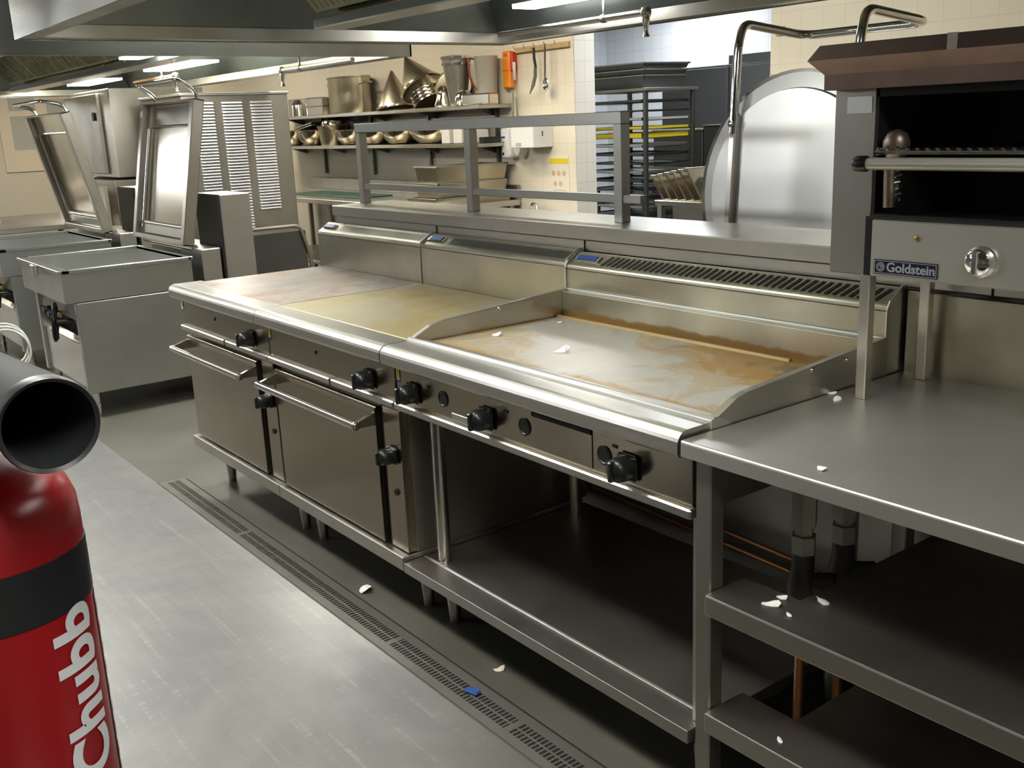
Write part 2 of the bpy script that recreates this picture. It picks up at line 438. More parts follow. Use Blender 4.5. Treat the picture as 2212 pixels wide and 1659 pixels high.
def oven_range(x0, x1, label, plate, badge_hi):
    W = x1-x0
    r = thing('oven_range', label, 'oven', ((x0+x1)/2, .4, 0), 'oven ranges in the cooking line')
    G().box(x0+.004, x1-.004, .088, .80, .232, .862, .003).build('body', M['dull'], r)
    bullnose(x0, x1).build('front_rail', M['steelx'], r)
    pl = G().box(x0+(.05 if badge_hi else .004), x1-.004, .105, .728, .86, .917, .002).build('hot_plate', plate, r)
    splash(x0, x1, .86).build('splashback', M['splash'], r)
    end_plate(x1-.002, .9).build('end_plate', M['pale'], r)
    slots(x0+.17, x1-.04, 62, .748, 1.0838, .780, 1.1047, .006, .010).build('vent', M['dark'], r)
    b = G().box(-.055, .055, -.014, .014, 0, .006, .002).xf(Matrix.Translation((x0+.075, .765, 1.0945)) @ Matrix.Rotation(math.radians(32), 4, 'X')).build('badge', M['chrome'], r)
    G().box(-.04, .04, -.010, .010, .006, .0075).xf(Matrix.Translation((x0+.075, .765, 1.0945)) @ Matrix.Rotation(math.radians(32), 4, 'X')).build('badge_inlay', M['blue'], b)
    G().box(x0+.003, x1-.003, .05, .088, .737, .858, .002).build('control_panel', M['oven'], r)
    G().box(x0+.002, x1-.002, .034, .088, .714, .737, .004).build('trim_rail', M['steelx'], r)
    G().box(x0+W*.55-.002, x0+W*.55+.002, .032, .06, .713, .738).build('rail_joint', M['black'], r)
    # oven door with a pressed top lip and a bar handle on two brackets
    dx0, dx1 = x0+.03, x1-.135
    p = [(.046, .240), (.046, .668)] + arc(.056, .682, .012, 180, 60, 5) + [(.085, .690), (.088, .240)]
    d = G().prism(p, 'x', dx0, dx1, .0015).build('door', M['oven'], r)
    h = G().tube([(dx0-.002, -.024, .643), (dx1+.002, -.024, .643)], .0135, 14)
    for xx in (dx0+.006, dx1-.006):
        h.prism([(.048, .632), (.048, .676), (-.02, .655), (-.02, .634)], 'x', xx-.007, xx+.007, .002)
        h.lathe([(0, -.0135), (.010, -.010), (.0145, 0), (.010, .010), (0, .0135)], (xx, -.024, .643), (1, 0, 0), 12)
    h.build('handle', M['satin'], d)
    G().box(dx1+.004, dx1+.026, .066, .088, .240, .70).build('door_gap', M['black'], r)  # black strip stands in for the dark gap beside the door
    G().box(dx1+.03, x1-.004, .056, .09, .236, .703, .002).build('side_panel', M['oven'], r)
    knob(x1-.155, .779, .05, r); knob(x1-.055, .552, .056, r, .027)
    s = G()
    for a in range(3):
        s.xf(Matrix.Identity(4)); q = math.radians(60*a)
        s.prism([(x1-.05+.011*math.cos(q)-.003*math.sin(q), .43+.011*math.sin(q)+.003*math.cos(q)), (x1-.05-.011*math.cos(q)-.003*math.sin(q), .43-.011*math.sin(q)+.003*math.cos(q)),
                 (x1-.05-.011*math.cos(q)+.003*math.sin(q), .43-.011*math.sin(q)-.003*math.cos(q)), (x1-.05+.011*math.cos(q)+.003*math.sin(q), .43+.011*math.sin(q)-.003*math.cos(q))], 'y', .05, .056)
    s.build('pilot_hole_cover', M['blackp'], r)
    st = G().box(x0+.005, x0+.024, .0485, .05, .800, .846).build('sticker', M['paper'], r); G().box(x0+.005, x0+.024, .0478, .0486, .816, .846).build('warning_field', M['yellow'], st); G().box(x0+.006, x0+.023, .0478, .0486, .800, .806).build('print', M['blue'], st)
    G().box(x0+W*.42, x0+W*.42+.006, .047, .05, .80, .812).build('lock_hole', M['black'], r)
    G().box(x0+.001, x1-.001, .03, .78, .183, .232, .003).build('base_rail', M['steelx'], r)
    for xx in (x0+.075, x1-.075):
        for yy in (.16, .66): leg(xx, yy, .184, r)
    return r
oven_range(-3.0, -2.103, 'leftmost oven range, with the purplish heat-marked hot plate', M['plateA'], True)
oven_range(-2.103, -1.203, 'middle oven range, with the olive oiled hot plate, beside the griddle', M['plateB'], False)

# griddle on its open stand
r = thing('griddle', 'wide rusty griddle with raised side guards on an open stand', 'griddle', (-.6, .4, 0))
X0, X1 = -1.2, 0.0
bullnose(X0, X1-.006).build('front_rail', M['steelx'], r)
G().box(X0+.03, X1-.03, .15, .70, .84, .9).build('tray_body', M['dull'], r)
G().box(X0+.022, X1-.022, .155, .695, .895, .907, .002).build('griddle_plate', M['griddle'], r)
G().prism([(.094, .893), (.094, .921), (.104, .926), (.118, .924), (.158, .908), (.158, .893)], 'x', X0, X1-.001, .001).build('front_trim', M['pale'], r)
gp = [(.098, .862), (.098, .918), (.15, .942), (.172, .952), (.21, .960), (.726, .995), (.726, .862)]
G().prism(gp, 'x', X0-.001, X0+.018, .0015).build('side_guard', M['steel'], r)
G().prism(gp, 'x', X1-.021, X1-.002, .0015).build('side_guard', M['steel'], r)
for xx, s_ in ((X0+.018, 1), (X1-.002, 1)):
    g = G()
    for yy in (.43, .56): g.lathe([(.006, 0), (.005, .003), (0, .0035)], (xx, yy, .967), (s_, 0, 0), 10)
    g.build('screw', M['chrome'], r)
def rust_strip():
    m = steel('splash steel rusted at its foot', (.45, .425, .34), .29, .38, 3.5, .2, .98); N, L, p = nodes(m)
    v = coords(m); sp = N.new('ShaderNodeSeparateXYZ'); L.new(v, sp.inputs[0])
    h = N.new('ShaderNodeMath'); h.operation = 'MULTIPLY_ADD'; h.inputs[1].default_value = -26; h.inputs[2].default_value = 24.15; L.new(sp.outputs[2], h.inputs[0])
    a = N.new('ShaderNodeMath'); a.operation = 'ADD'; L.new(h.outputs[0], a.inputs[0]); L.new(noise(m, v, 9, 5, .6, .6), a.inputs[1])
    f = ramp(m, a.outputs[0], [(.42, 0.), (.62, .9)])
    old = p.inputs['Base Color'].links[0].from_socket
    L.new(mix(m, f, old, (.30, .165, .035)), p.inputs['Base Color'])
    k = N.new('ShaderNodeMath'); k.operation = 'SUBTRACT'; k.inputs[0].default_value = 1; L.new(f, k.inputs[1]); L.new(k.outputs[0], p.inputs['Metallic'])
    return m
G().box(X0+.018, X1-.022, .692, .726, .88, .988, .002).build('rear_strip', rust_strip(), r)
G().prism([(.655, .906), (.660, .914), (.668, .914), (.673, .906)], 'x', X0+.03, X1-.24).build('rear_bead', mat('ochre baked grease', (.34, .24, .09), .45, .3), r)
G().box(X0+.004, X1-.006, .712, .726, .985, .995, .003).build('rear_ledge', M['pale'], r)
splash(X0, X1-.006, .99, .726, 1.07).build('splashback', M['splash'], r)
end_plate(X0+.002, .9, .726, 1.07).build('end_plate', M['pale'], r)
end_plate(X1-.008, .9, .726, 1.07).build('end_plate', M['pale'], r)
slots(X0+.15, X1-.06, 42, .742, 1.0775, .779, 1.1016, .013, .020).build('vent', M['black'], r)
T = Matrix.Translation((X0+.075, .761, 1.0895)) @ Matrix.Rotation(math.radians(32), 4, 'X')
b = G().box(-.06, .06, -.014, .014, 0, .006, .002).xf(T).build('badge', M['chrome'], r)
G().box(-.045, .045, -.010, .010, .006, .0075).xf(T).build('badge_inlay', M['blue'], b)
G().box(X0+.003, X1-.012, .05, .09, .737, .858, .002).build('control_panel', M['oven'], r)
G().box(X0+.002, X1-.004, .034, .09, .714, .737, .004).build('trim_rail', M['steelx'], r)
G().box(X0+.02, X1-.02, .09, .72, .715, .862).build('burner_box', M['dull'], r)
for xx in (-1.10, -.736, -.2): knob(xx, .782, .05, r, .030)
for xx, zz in ((-.946, .793), (-.577, .792), (-.282, .788)):
    G().lathe([(.0235, 0), (.0235, .003), (.019, .004), (.017, .002), (0, .002)], (xx, .05, zz), (0, -1, 0), 22).build('sight_hole', M['blackp'], r)
for xx, zz in ((-1.02, .815), (-.652, .817), (-.246, .818)):
    G().box(xx-.009, xx+.009, .048, .05, zz-.004, zz+.004, .001).build('spark_button', M['blackp'], r)
G().box(-.905, -.76, .0475, .05, .742, .762, .001).build('rating_plate', M['steel'], r)
G().box(-.545, -.322, .0475, .05, .745, .828, .001).build('access_panel', M['oven'], r)
G().box(-.545, -.325, .046, .05, .828, .838).build('access_slot', M['black'], r)
st = G().box(X0+.006, X0+.025, .0485, .05, .800, .846).build('sticker', M['paper'], r); G().box(X0+.006, X0+.025, .0478, .0486, .816, .846).build('warning_field', M['yellow'], st); G().box(X0+.007, X0+.024, .0478, .0486, .800, .806).build('print', M['blue'], st)
G().prism([(.03, .183), (.03, .216), (.105, .216), (.108, .222), (.112, .216), (.78, .216), (.78, .183)], 'x', X0+.001, X1-.006, .001).build('base_shelf', M['shelf'], r)
for xx, yy in ((-1.125, .135), (-1.14, .69), (-.06, .69)):
    G().cyl((xx, yy, .216), (xx, yy, .72), .021).build('post', M['satin'], r)
G().box(-.03, -.008, .07, .10, .216, .72, .003).build('post', M['steel'], r)
for xx in (X0+.075, X1-.075):
    for yy in (.16, .66): leg(xx, yy, .184, r)

def scrap(name, label, x, y, z, s, m, rot=0., curl=.3, cat='scrap', group=None):
    """small irregular scrap with a lifted edge"""
    random.seed(int(abs(x*1000)+abs(y*777)))
    g = G(); n = 9
    top, bot = [], []
    for i in range(n):
        a = 2*PI*i/n; q = s*(.75+.35*random.random())
        px, py = q*math.cos(a)*1.25, q*math.sin(a)*.7
        h = curl*s*max(0, math.cos(a-.6))**2
        top.append((px, py, .0022+h)); bot.append((px, py, .0004+h))
    g.hull(bot, top).xf(Matrix.Translation((x, y, z)) @ Matrix.Rotation(rot, 4, 'Z'))
    return tag(g.build(name, m), label, cat, group)
scrap('paper_scrap', 'small folded paper scrap on the griddle near its left guard', -1.085, .345, .907, .016, M['paper'], .2, .7)
scrap('paper_scrap', 'larger white paper scrap on the griddle', -.765, .335, .907, .022, M['paper'], 1.0, .8)
scrap('paper_scrap', 'tiny white crumb of paper at the left rear of the griddle', -1.09, .60, .907, .007, M['paper'], .4, .5)

# ------------------------------------------------------------------ work bench on the right
r = thing('work_bench', 'stainless work bench with two undershelves, under the salamander grill', 'bench', (.65, .4, 0))
p = [(.803, .9)] + arc(.006, .894, .006, 90, 180, 3) + [(0, .866), (.02, .862), (.03, .872), (.803, .872)]
G().prism(p, 'x', .002, 1.32).build('bench_top', M['bench'], r)
G().box(.002, 1.32, .79, .803, .89, 1.10, .002).build('splashback', M['splash'], r)
for nm, z in (('middle_shelf', .57), ('bottom_shelf', .293)):
    pl = [(.05, .03), (1.27, .03), (1.27, .78), (.196, .78), (.196, .145), (.05, .145)]
    g = G().prism(pl, 'z', z-.016, z-.0005)
    g.box(.05, 1.27, .020, .036, z-.046, z, .0035, 2)
    g.build(nm, M['shelf'], r)
for xx, yy in ((.006, .04), (1.272, .04), (1.272, .77)):
    G().box(xx, xx+.042, yy, yy+.042, 0, .872, .003).build('leg', M['dull'], r)
G().box(.006, .048, .77, .812, 0, .872, .003).build('leg', M['dull'], r)
DEB = [('white plaster curl on the middle shelf, nearest its notch', .17, .085, .57, .016), ('flat white flake just behind the plaster curl on the middle shelf', .165, .125, .57, .011),
       ('tiny white crumb in front of the plaster curl', .222, .075, .57, .007), ('greyish crumpled flake on the middle shelf below the gas valves', .232, .17, .57, .015),
       ('white fleck on the bottom shelf of the bench', .22, .06, .293, .008), ('pale flake on the bench beside the grill leg', .045, .46, .9, .012),
       ('thin white flake on the bench against the griddle guard', .005, .495, .9, .010), ('white smear of crumbs on the bench near its front edge', .30, .055, .9, .012)]
for lab, x, y, z, s in DEB: scrap('plaster_flake', lab, x, y, z, s, M['paper'], x*40, .5, 'debris')

# gas pipes and valves rising through the notch of the shelves
def gas_riser(x, y, label, ring, hx):
    r = thing('gas_valve', label, 'pipe', (x, y, 0))
    G().cyl((x, y, .0), (x, y, .47), .011).build('copper_pipe', M['copper'], r)
    g = G().lathe([(0, .47), (.022, .47), (.022, .50), (.03, .505), (.033, .55), (.024, .585), (.024, .62), (0, .62)], (x, y, 0), seg=16)
    g.cyl((x, y, .55), (x+.06, y+.03, .555), .022, .026); g.build('valve_body', M['grime'], r)
    G().lathe([(0, .62), (.027, .62), (.027, .66), (.021, .663), (.021, .68), (.028, .683), (.028, hx), (.02, hx), (.02, .872), (0, .872)], (x, y, 0), seg=6, smooth=False).build('hex_union', M['dull'], r)
    if not ring: G().box(x-.035, x-.005, y-.036, y-.028, .79, .815, .003).build('lever', M['redp'], r)
    if ring: G().lathe([(.0225, .478), (.030, .478), (.030, .49), (.0225, .49)], (x, y, 0), seg=18).build('ring', M['pink'], r)
    return r
gas_riser(.122, .25, 'gas valve with pink ring below hexagonal union, under the bench', True, .76)
gas_riser(.145, .36, 'gas valve without a ring, behind the pink-ringed one', False, .78)
tag(G().tube(fillet([(-1.15, .80, .32), (-.2, .80, .28), (.06, .55, .30)], .08), .008).build('copper_pipe', M['copper']), 'upper thin copper pipe running along the rear under the griddle', 'pipe')
tag(G().tube(fillet([(-1.15, .785, .285), (-.2, .785, .25), (.03, .55, .26)], .08), .008).build('copper_pipe', M['copper']), 'lower thin copper pipe running along the rear under the griddle', 'pipe')

# ------------------------------------------------------------------ salamander grill
M['canopy2'] = mat('brownish cast metal', (.30, .24, .20), .4, .8)
r = thing('salamander_grill', 'stainless salamander grill with brown canopy, standing on the bench', 'grill', (.45, .65, .9))
G().box(-.018, .083, .5, .78, 1.18, 1.58, .003).build('side_column', M['dull'], r)
G().box(.845, .945, .5, .78, 1.18, 1.58, .003).build('side_column', M['dull'], r)
G().box(.014, .074, .4985, .5, 1.523, 1.557).build('faded_label', M['pale'], r)
g = G().box(.083, .845, .76, .78, 1.18, 1.58); g.box(.083, .845, .5, .78, 1.555, 1.58); g.box(.083, .845, .51, .78, 1.27, 1.3)
g.box(.083, .09, .5, .78, 1.3, 1.58); g.box(.838, .845, .5, .78, 1.3, 1.58)
g.build('grill_chamber', M['black'], r)
G().box(.106, .84, .468, .512, 1.186, 1.306, .003).build('control_panel', M['facia'], r)
G().box(.0835, .106, .48, .512, 1.185, 1.31).build('panel_gap', M['black'], r)
def ring(e, z, x0=-.02, x1=.947, y0=.462, y1=.785): return [(x0-e, y0-e, z), (x1+e, y0-e, z), (x1+e, y1+e*.2, z), (x0-e, y1+e*.2, z)]
g = G(); zz = [(0.0, 1.572), (0.0, 1.604), (.026, 1.634), (.008, 1.664)]
for (e0, z0), (e1, z1) in zip(zz, zz[1:]): g.hull(ring(e0, z0), ring(e1, z1))
g.build('canopy', M['canopy'], r)
G().box(.27, .29, .434, .436, 1.634, 1.664).xf(Matrix.Identity(4)).build('canopy_joint', M['dull'], r)
h = G().tube([(.118, .425, 1.423), (.93, .425, 1.423)], .0125, 16).build('grip_bar', mat('cream satin bar', (.72, .69, .58), .28, .35), r)
G().lathe([(0, 0), (.015, .001), (.0165, .006), (.0165, .026), (.0145, .03), (0, .03)], (.09, .425, 1.423), (1, 0, 0), 18).build('end_cap', M['blackp'], h)
g = G()
for i in range(34): g.tube([(.125+i*.0215, .455, 1.449), (.125+i*.0215, .745, 1.449)], .0035, 6); g.lathe([(0, -.005), (.005, 0), (0, .005)], (.125+i*.0215, .452, 1.452), (0, 0, 1), 8)
for yy in (.457, .6, .744): g.tube([(.115, yy, 1.444), (.84, yy, 1.444)], .005, 8)
g.build('grill_rack', M['satin'], r)
lv = G().lathe([(0, -.034), (.016, -.03), (.026, -.012), (.027, .006), (.02, .022), (.008, .03), (0, .031)], (.142, .488, 1.458), (.25, -.3, 1), 18)
lv.tube(fillet([(.132, .49, 1.33), (.128, .492, 1.40), (.138, .49, 1.45)], .02), [.013]*5+[.015]*4, 10)
lv.build('rack_lever', M['canopy2'], r)
g = G().tube([(.135+.012*math.cos(t*1.1), .50+.012*math.sin(t*1.1), 1.345+t*.0022) for t in range(30)], .003, 6); g.build('lever_spring', M['dull'], r)
for i in range(2): G().box(.1, .84, .47+i*.006, .505, 1.306+i*.004, 1.312+i*.004, .001).build('drip_tray_edge', M['grime'], r)
g = G().lathe([(.030, 0), (.031, .006), (.026, .014), (.026, .02), (.021, .024), (0, .025)], (.352, .468, 1.237), (0, -1, 0), 26); g.box(.346, .358, .436, .447, 1.214, 1.26, .002)
g.build('knob', M['chrome'], r)
G().lathe([(.006, 0), (.006, .004), (0, .006)], (.213, .468, 1.272), (0, -1, 0), 10).build('screw', M['brass'], r)
for xx in (.062, .842):
    for yy in (.5, .74): G().box(xx, xx+.025, yy, yy+.025, .9, 1.185, .002).build('leg', M['steel'], r)
def text_mesh(s, size, offset=0.0, spacing=1.0, extrude=0.0):
    c = bpy.data.curves.new('t', 'FONT'); c.body = s; c.size = size; c.offset = offset; c.space_character = spacing; c.extrude = extrude
    o = bpy.data.objects.new('t', c); COL.objects.link(o)
    bpy.context.view_layer.update()
    me = bpy.data.meshes.new_from_object(o.evaluated_get(bpy.context.evaluated_depsgraph_get()))
    bpy.data.objects.remove(o); bpy.data.curves.remove(c)
    b = bmesh.new(); b.from_mesh(me); bpy.data.meshes.remove(me)
    return b
bp = G().box(.117, .262, .4655, .468, 1.193, 1.224, .0008).build('badge', M['navy'], r)
g = G()
for a in ((.119, .260, 1.195, 1.1962), (.119, .260, 1.2208, 1.222), (.119, .1202, 1.195, 1.222), (.2588, .260, 1.195, 1.222)): g.box(a[0], a[1], .4648, .4656, a[2], a[3])
g.lathe([(.0075, 0), (.0095, 0), (.0095, .0008), (.0075, .0008)], (.1335, .4657, 1.2085), (0, -1, 0), 24)
g.lathe([(.0048, 0), (.0058, 0), (.0058, .0008), (.0048, .0008)], (.1335, .4657, 1.2085), (0, -1, 0), 20)
g.box(.1300, .1370, .4649, .4656, 1.2102, 1.2118); g.prism([(.1352, 1.2110), (.1368, 1.2110), (.1345, 1.2050), (.1330, 1.2050)], 'y', .4649, .4656)
b = text_mesh('Goldstein', .0265, .0006, 1.0, .0004)
w = max(v.co.x for v in b.verts)
for v in b.verts: v.co = Vector((.1475+v.co.x*(.109/w), .4652-v.co.z, 1.2003+v.co.y))
g._take(b)
g.build('badge_lettering', mat('silver lettering', (.72, .75, .80), .35, .6), bp)

# ------------------------------------------------------------------ service spine and guard frame
r = thing('service_spine', 'long stainless service ledge running behind the range', 'service ledge', (0, .92, 0))
G().box(-2.97, 1.32, .86, 1.06, 0, 1.14, .003).build('cladding', M['dull'], r)
G().box(-2.97, 1.32, .80, 1.12, 1.142, 1.19, .004).build('ledge', M['steelx'], r)
G().box(-2.95, 1.32, .812, .86, 1.105, 1.142, .002).build('under_strip', M['steelx'], r)
for xx in (-2.1, -1.2, 0.2): G().box(xx-.0015, xx+.0015, .8085, .813, 1.105, 1.142).build('joint', M['black'], r)
r = thing('guard_frame', 'open square-tube guard frame standing on the service ledge', 'frame', (-2.04, .95, 1.19))
for xx in (-2.91, -2.03, -1.162): G().box(xx-.02, xx+.02, .93, .97, 1.19, 1.513, .002).build('post', M['rail'], r)
G().box(-2.931, -1.141, .929, .971, 1.513, 1.553, .002).build('top_rail', M['rail'], r)
G().box(-2.89, -1.06, .935, .965, 1.255, 1.283, .002).build('lower_rail', M['rail'], r)

# ------------------------------------------------------------------ kettle with raised round lid
cx, cy = -.862, 1.9
r = thing('boiling_kettle', 'round boiling kettle behind the ledge, its big round lid raised', 'kettle', (cx, cy, 0))
G().lathe([(0, .42), (.2, .44), (.34, .54), (.39, .68), (.40, .93), (.43, .94), (.43, .955), (.385, .955), (.38, .7), (.3, .56), (0, .5)], (cx, cy, 0), seg=40).build('bowl', M['steel'], r)
for xx in (cx-.56, cx+.42): G().box(xx, xx+.14, cy-.3, cy+.25, .12, .9, .005).build('support_column', M['steel'], r)
for xx in (cx-.52, cx-.46, cx+.46, cx+.52):
    G().cyl((xx, cy-.2 if xx < cx else cy+.18, 0), (xx, cy-.2 if xx < cx else cy+.18, .12), .02).build('foot', M['dull'], r)
LY, LZ, LR = 1.44, 1.258, .403
LT = Matrix.Translation((0, LY, LZ-LR)) @ Matrix.Rotation(math.radians(-4), 4, 'X') @ Matrix.Translation((0, -LY, -(LZ-LR)))
lid = G().lathe([(0, .03), (LR*.86, .022), (LR*.87, .008), (LR, .0), (LR+.004, -.02), (LR, -.03), (0, -.03)], (cx, LY, LZ), (0, -1, 0), 64)
lid = lid.xf(LT).build('lid', M['lidpale'], r)
G().lathe([(LR-.004, .0), (LR+.008, .004), (LR+.008, -.034), (LR-.004, -.034)], (cx, LY, LZ), (0, -1, 0), 64).xf(LT).build('lid_rim', M['chrome'], lid)
for sx in (-1, 1):
    G().box(cx+sx*.245-.016, cx+sx*.245+.016, LY-.05, LY-.02, LZ-.3, LZ+.27, .006).xf(LT).build('rib', M['satin'], lid)
    G().lathe([(0, 0), (.012, 0), (.012, .01), (0, .012)], (cx+sx*.245, LY-.05, LZ+.235), (0, -1, 0), 10).xf(LT).build('rivet', M['chrome'], lid)
xa, xb = cx-.245, cx+.245
G().tube(fillet([(xa, LY-.04, LZ+.2), (xa, LY-.04, LZ+.50), (xa, LY-.02, LZ+.575), (xa+.02, LY+.30, LZ+.56), (xb+.02, LY+.30, LZ+.56), (xb, LY-.02, LZ+.575), (xb, LY-.04, LZ+.50), (xb, LY-.04, LZ+.2)], .06, 7), .0155, 12).xf(LT).build('handle', M['chrome'], lid)
G().box(cx-.3, cx+.3, LY-.02, LY+.07, .86, .93, .004).build('hinge_block', M['steel'], r)
for sx in (-.2, .2): G().box(cx+sx-.02, cx+sx+.02, LY-.01, LY+.03, .92, LZ-.3, .004).build('hinge_arm', M['steel'], r)

# ------------------------------------------------------------------ tilting pans
def tilting_pan(x0, x1, ang, label, lidlab):
    r = thing('tilting_pan', label, 'tilting pan', ((x0+x1)/2, .3, 0), 'tilting frying pans with raised lids')
    # open pan: outer shell, inner walls and a folded rim
    yf, yr, zb, zt = -.085, .635, .672, .85
    g = G()
    t = .02
    g.box(x0, x1, yf, yf+t, zb, zt); g.box(x0, x1, yr-t, yr, zb, zt)
    g.box(x0, x0+t, yf+t, yr-t, zb, zt); g.box(x1-t, x1, yf+t, yr-t, zb, zt); g.box(x0+t, x1-t, yf+t, yr-t, zb, zb+t)
    g.build('pan', M['pan'], r)
    g = G()
    for a in ((x0-.01, x1+.012, yf-.016, yf+.045), (x0-.01, x1+.012, yr-.02, yr+.008), (x0-.01, x0+.03, yf, yr), (x1-.02, x1+.012, yf, yr)): g.box(*a, zt-.016, zt+.004, .003)
    g.build('pan_rim', M['pan'], r)
    G().prism([(x0+.45, zt+.006), (x0+.53, zt+.006), (x0+.515, zt-.06), (x0+.465, zt-.06)], 'y', yf-.045, yf-.017, .006).build('pour_spout', M['pale'], r)
    # pedestals and lower front
    for a, b in ((x1-.05, x1), (x0, x0+.05)): G().box(a, b, -.03, .82, .152, .668, .004).build('pedestal', M['pan'], r)
    G().box(x0+.05, x1-.05, .10, .80, .17, .62, .003).build('lower_housing', M['dark'], r)
    G().prism([(-.015, .17), (-.015, .425), (.02, .45), (.1, .45), (.1, .17)], 'x', x0+.055, x1-.055, .003).build('lower_front', M['oven'], r)
    g = G().prism([(-.02, .56), (.0, .665), (.06, .668), (.06, .56)], 'x', x0+.055, x1-.055, .003); g.build('burner_skirt', M['dull'], r)
    wh = G().lathe([(.10, -.01), (.112, -.006), (.114, .004), (.104, .01), (.096, .004)], (x1-.33, -.075, .53), (-.35, -1, .1), 28)
    wh.lathe([(.10, -.01), (.112, -.006), (.114, .004), (.104, .01), (.096, .004), (.10, -.01)], (x1-.33, -.075, .53), (-.35, -1, .1), 28)
    for a in range(3):
        q = a*2.094+.5
        wh.tube([(x1-.33, -.075, .53), (x1-.33+.1*math.cos(q), -.075-.035*math.cos(q), .53+.1*math.sin(q))], .009, 8)
    wh.tube([(x1-.33, -.075, .53), (x1-.31, .02, .53)], .014, 10); wh.build('tilt_wheel', M['blackp'], r)
    for i, (dx, zz) in enumerate(((-.42, .56), (-.55, .55), (-.66, .56))):
        G().cyl((x1+dx, -.02, zz), (x1+dx, -.06, zz), .022, .018, 16).build('knob', M['blackp'] if i else M['brass'], r)
    for xx in (x0+.07, x1-.07):
        for yy in (.02, .7): G().lathe([(0, .155), (.022, .155), (.022, .08), (.026, .078), (.02, 0), (0, 0)], (xx, yy, 0), seg=16).build('foot', M['satin'], r)
    # rear console with hinge
    G().box(x1-.34, x1+.004, .70, .815, .1, .885, .004).build('hinge_column', M['pale'], r)
    G().box(x1-.36, x1+.006, .845, 1.03, .1, 1.19, .005).build('rear_console', M['pale'], r)
    G().box(x1-.36, x1-.003, .832, .846, .1, 1.19).build('console_front_shade', M['black'], r)  # black sheet paints the shade on the console's front face
    G().box(x0, x1-.36, .72, 1.0, .1, .86, .004).build('rear_housing', M['dull'], r)
    hz, hy = .905, .665
    G().tube([(x0+.02, hy+.02, hz-.012), (x1-.05, hy+.02, hz-.012)], .02, 12).build('hinge_bar', M['satin'], r)
    # lid: shallow tray, its underside turned to the front
    L, Wd, D = .835, x1-x0-.03, .062
    g = G().box(0, Wd, 0, L, -.004, .0)
    l = g
    fl = G().box(0, .006, 0, L, 0, D); fl.box(Wd-.006, Wd, 0, L, 0, D); fl.box(0, Wd, 0, .006, 0, D); fl.box(0, Wd, L-.006, L, 0, D)
    fl.box(0, .05, 0, L, D-.006, D, .002); fl.box(Wd-.05, Wd, 0, L, D-.006, D, .002); fl.box(0, Wd, 0, .03, D-.006, D, .002)
    top = G().box(.06, Wd-.06, L*.84, L-.01, .001, .012, .002); top.tube([(.05, L*.835, .01), (Wd-.05, L*.835, .01)], .008, 8)
    low = G().box(.05, Wd-.05, .035, .09, .001, .03, .003); low.tube([(.06, .1, .02), (Wd-.06, .1, .02)], .014, 10)
    bars = G().tube([(.07, .07, .02), (.07, L*.82, .02)], .013, 10)
    hd = G().tube(fillet([(.1, L-.02, -.005), (.1, L+.05, .01), (.1, L+.10, .13), (Wd-.1, L+.10, .13), (Wd-.1, L+.05, .01), (Wd-.1, L-.02, -.005)], .05), .012, 10)
    T = Matrix.Translation((x0+.015, hy, hz)) @ Matrix(((1, 0, 0, 0), (0, math.sin(ang), -math.cos(ang), 0), (0, math.cos(ang), math.sin(ang), 0), (0, 0, 0, 1)))
    lo = l.xf(T).build('lid', M['lidsteel'], r)
    fl.xf(T).build('lid_flange', M['steel'], lo); top.xf(T).build('lid_top_strip', M['lidsteel'], lo); low.xf(T).build('lid_bottom_strip', M['steel'], lo)
    bars.xf(T).build('lid_stiffener', M['satin'], lo); hd.xf(T).build('lid_handle', M['chrome'], lo)
    return r
M['lidsteel'] = steel('polished lid steel', (.62, .58, .50), .14, .26, 2.5, .15)
tilting_pan(-5.40, -4.455, math.radians(11), 'nearer tilting pan, its raised lid leaning backwards', '')
tilting_pan(-7.05, -6.0, math.radians(-12), 'farther tilting pan, its half-open lid leaning forwards', '')

# ------------------------------------------------------------------ cabinets in the far left
M['louvre'] = mat('bright pressed louvre steel', (.82, .86, .90), .35, .3)
r = thing('louvred_cabinet', 'tall stainless cabinet with columns of louvres in its side', 'cabinet', (-6.7, 1.77, 0))
G().box(-7.2, -6.3, 1.36, 2.215, .1, 1.815, .004).build('body', M['dull'], r)
G().box(-7.22, -6.285, 1.345, 2.225, 1.815, 1.835, .003).build('top_edge', M['pale'], r)
for i, (a, b, zlo) in enumerate(((1.46, 1.60, .80), (1.67, 1.83, .80), (1.90, 2.07, .92))):
    g = G()
    n = int((1.775-zlo)/.0225)
    for k in range(n):
        z = 1.765-k*.0225
        g.prism([(-6.3, z), (-6.287, z-.006), (-6.279, z-.0125), (-6.3, z-.0135)], 'y', a, b)
    g.build('louvre_column', M['louvre'], r)
G().box(-6.3, -6.292, 1.36, 2.215, .1, .75).build('kick_panel', M['dull'], r)
for yy in (1.42, 2.15):
    for xx in (-7.1, -6.4): G().cyl((xx, yy, 0), (xx, yy, .1), .025).build('foot', M['dull'], r)
r = thing('steel_trolley', 'low dark steel trolley with a bent tube push bar, before the louvred cabinet', 'trolley', (-5.85, 1.82, 0))
G().box(-6.15, -5.75, 1.46, 2.0, .2, .80, .004).build('body', M['dark'], r)
G().tube(fillet([(-5.74, 1.5, .84), (-5.74, 1.95, .84), (-5.74, 2.02, .60), (-5.74, 2.02, .3)], .05), .014, 10).build('push_bar', M['dull'], r)
for yy in (1.52, 1.94):
    for xx in (-6.08, -5.82): G().lathe([(0, -.012), (.05, -.012), (.05, .012), (0, .012)], (xx, yy, .05), (1, 0, 0), 18).build('wheel', M['rubber'], r); G().box(xx-.016, xx+.016, yy-.008, yy+.008, .05, .2).build('caster_fork', M['dull'], r)
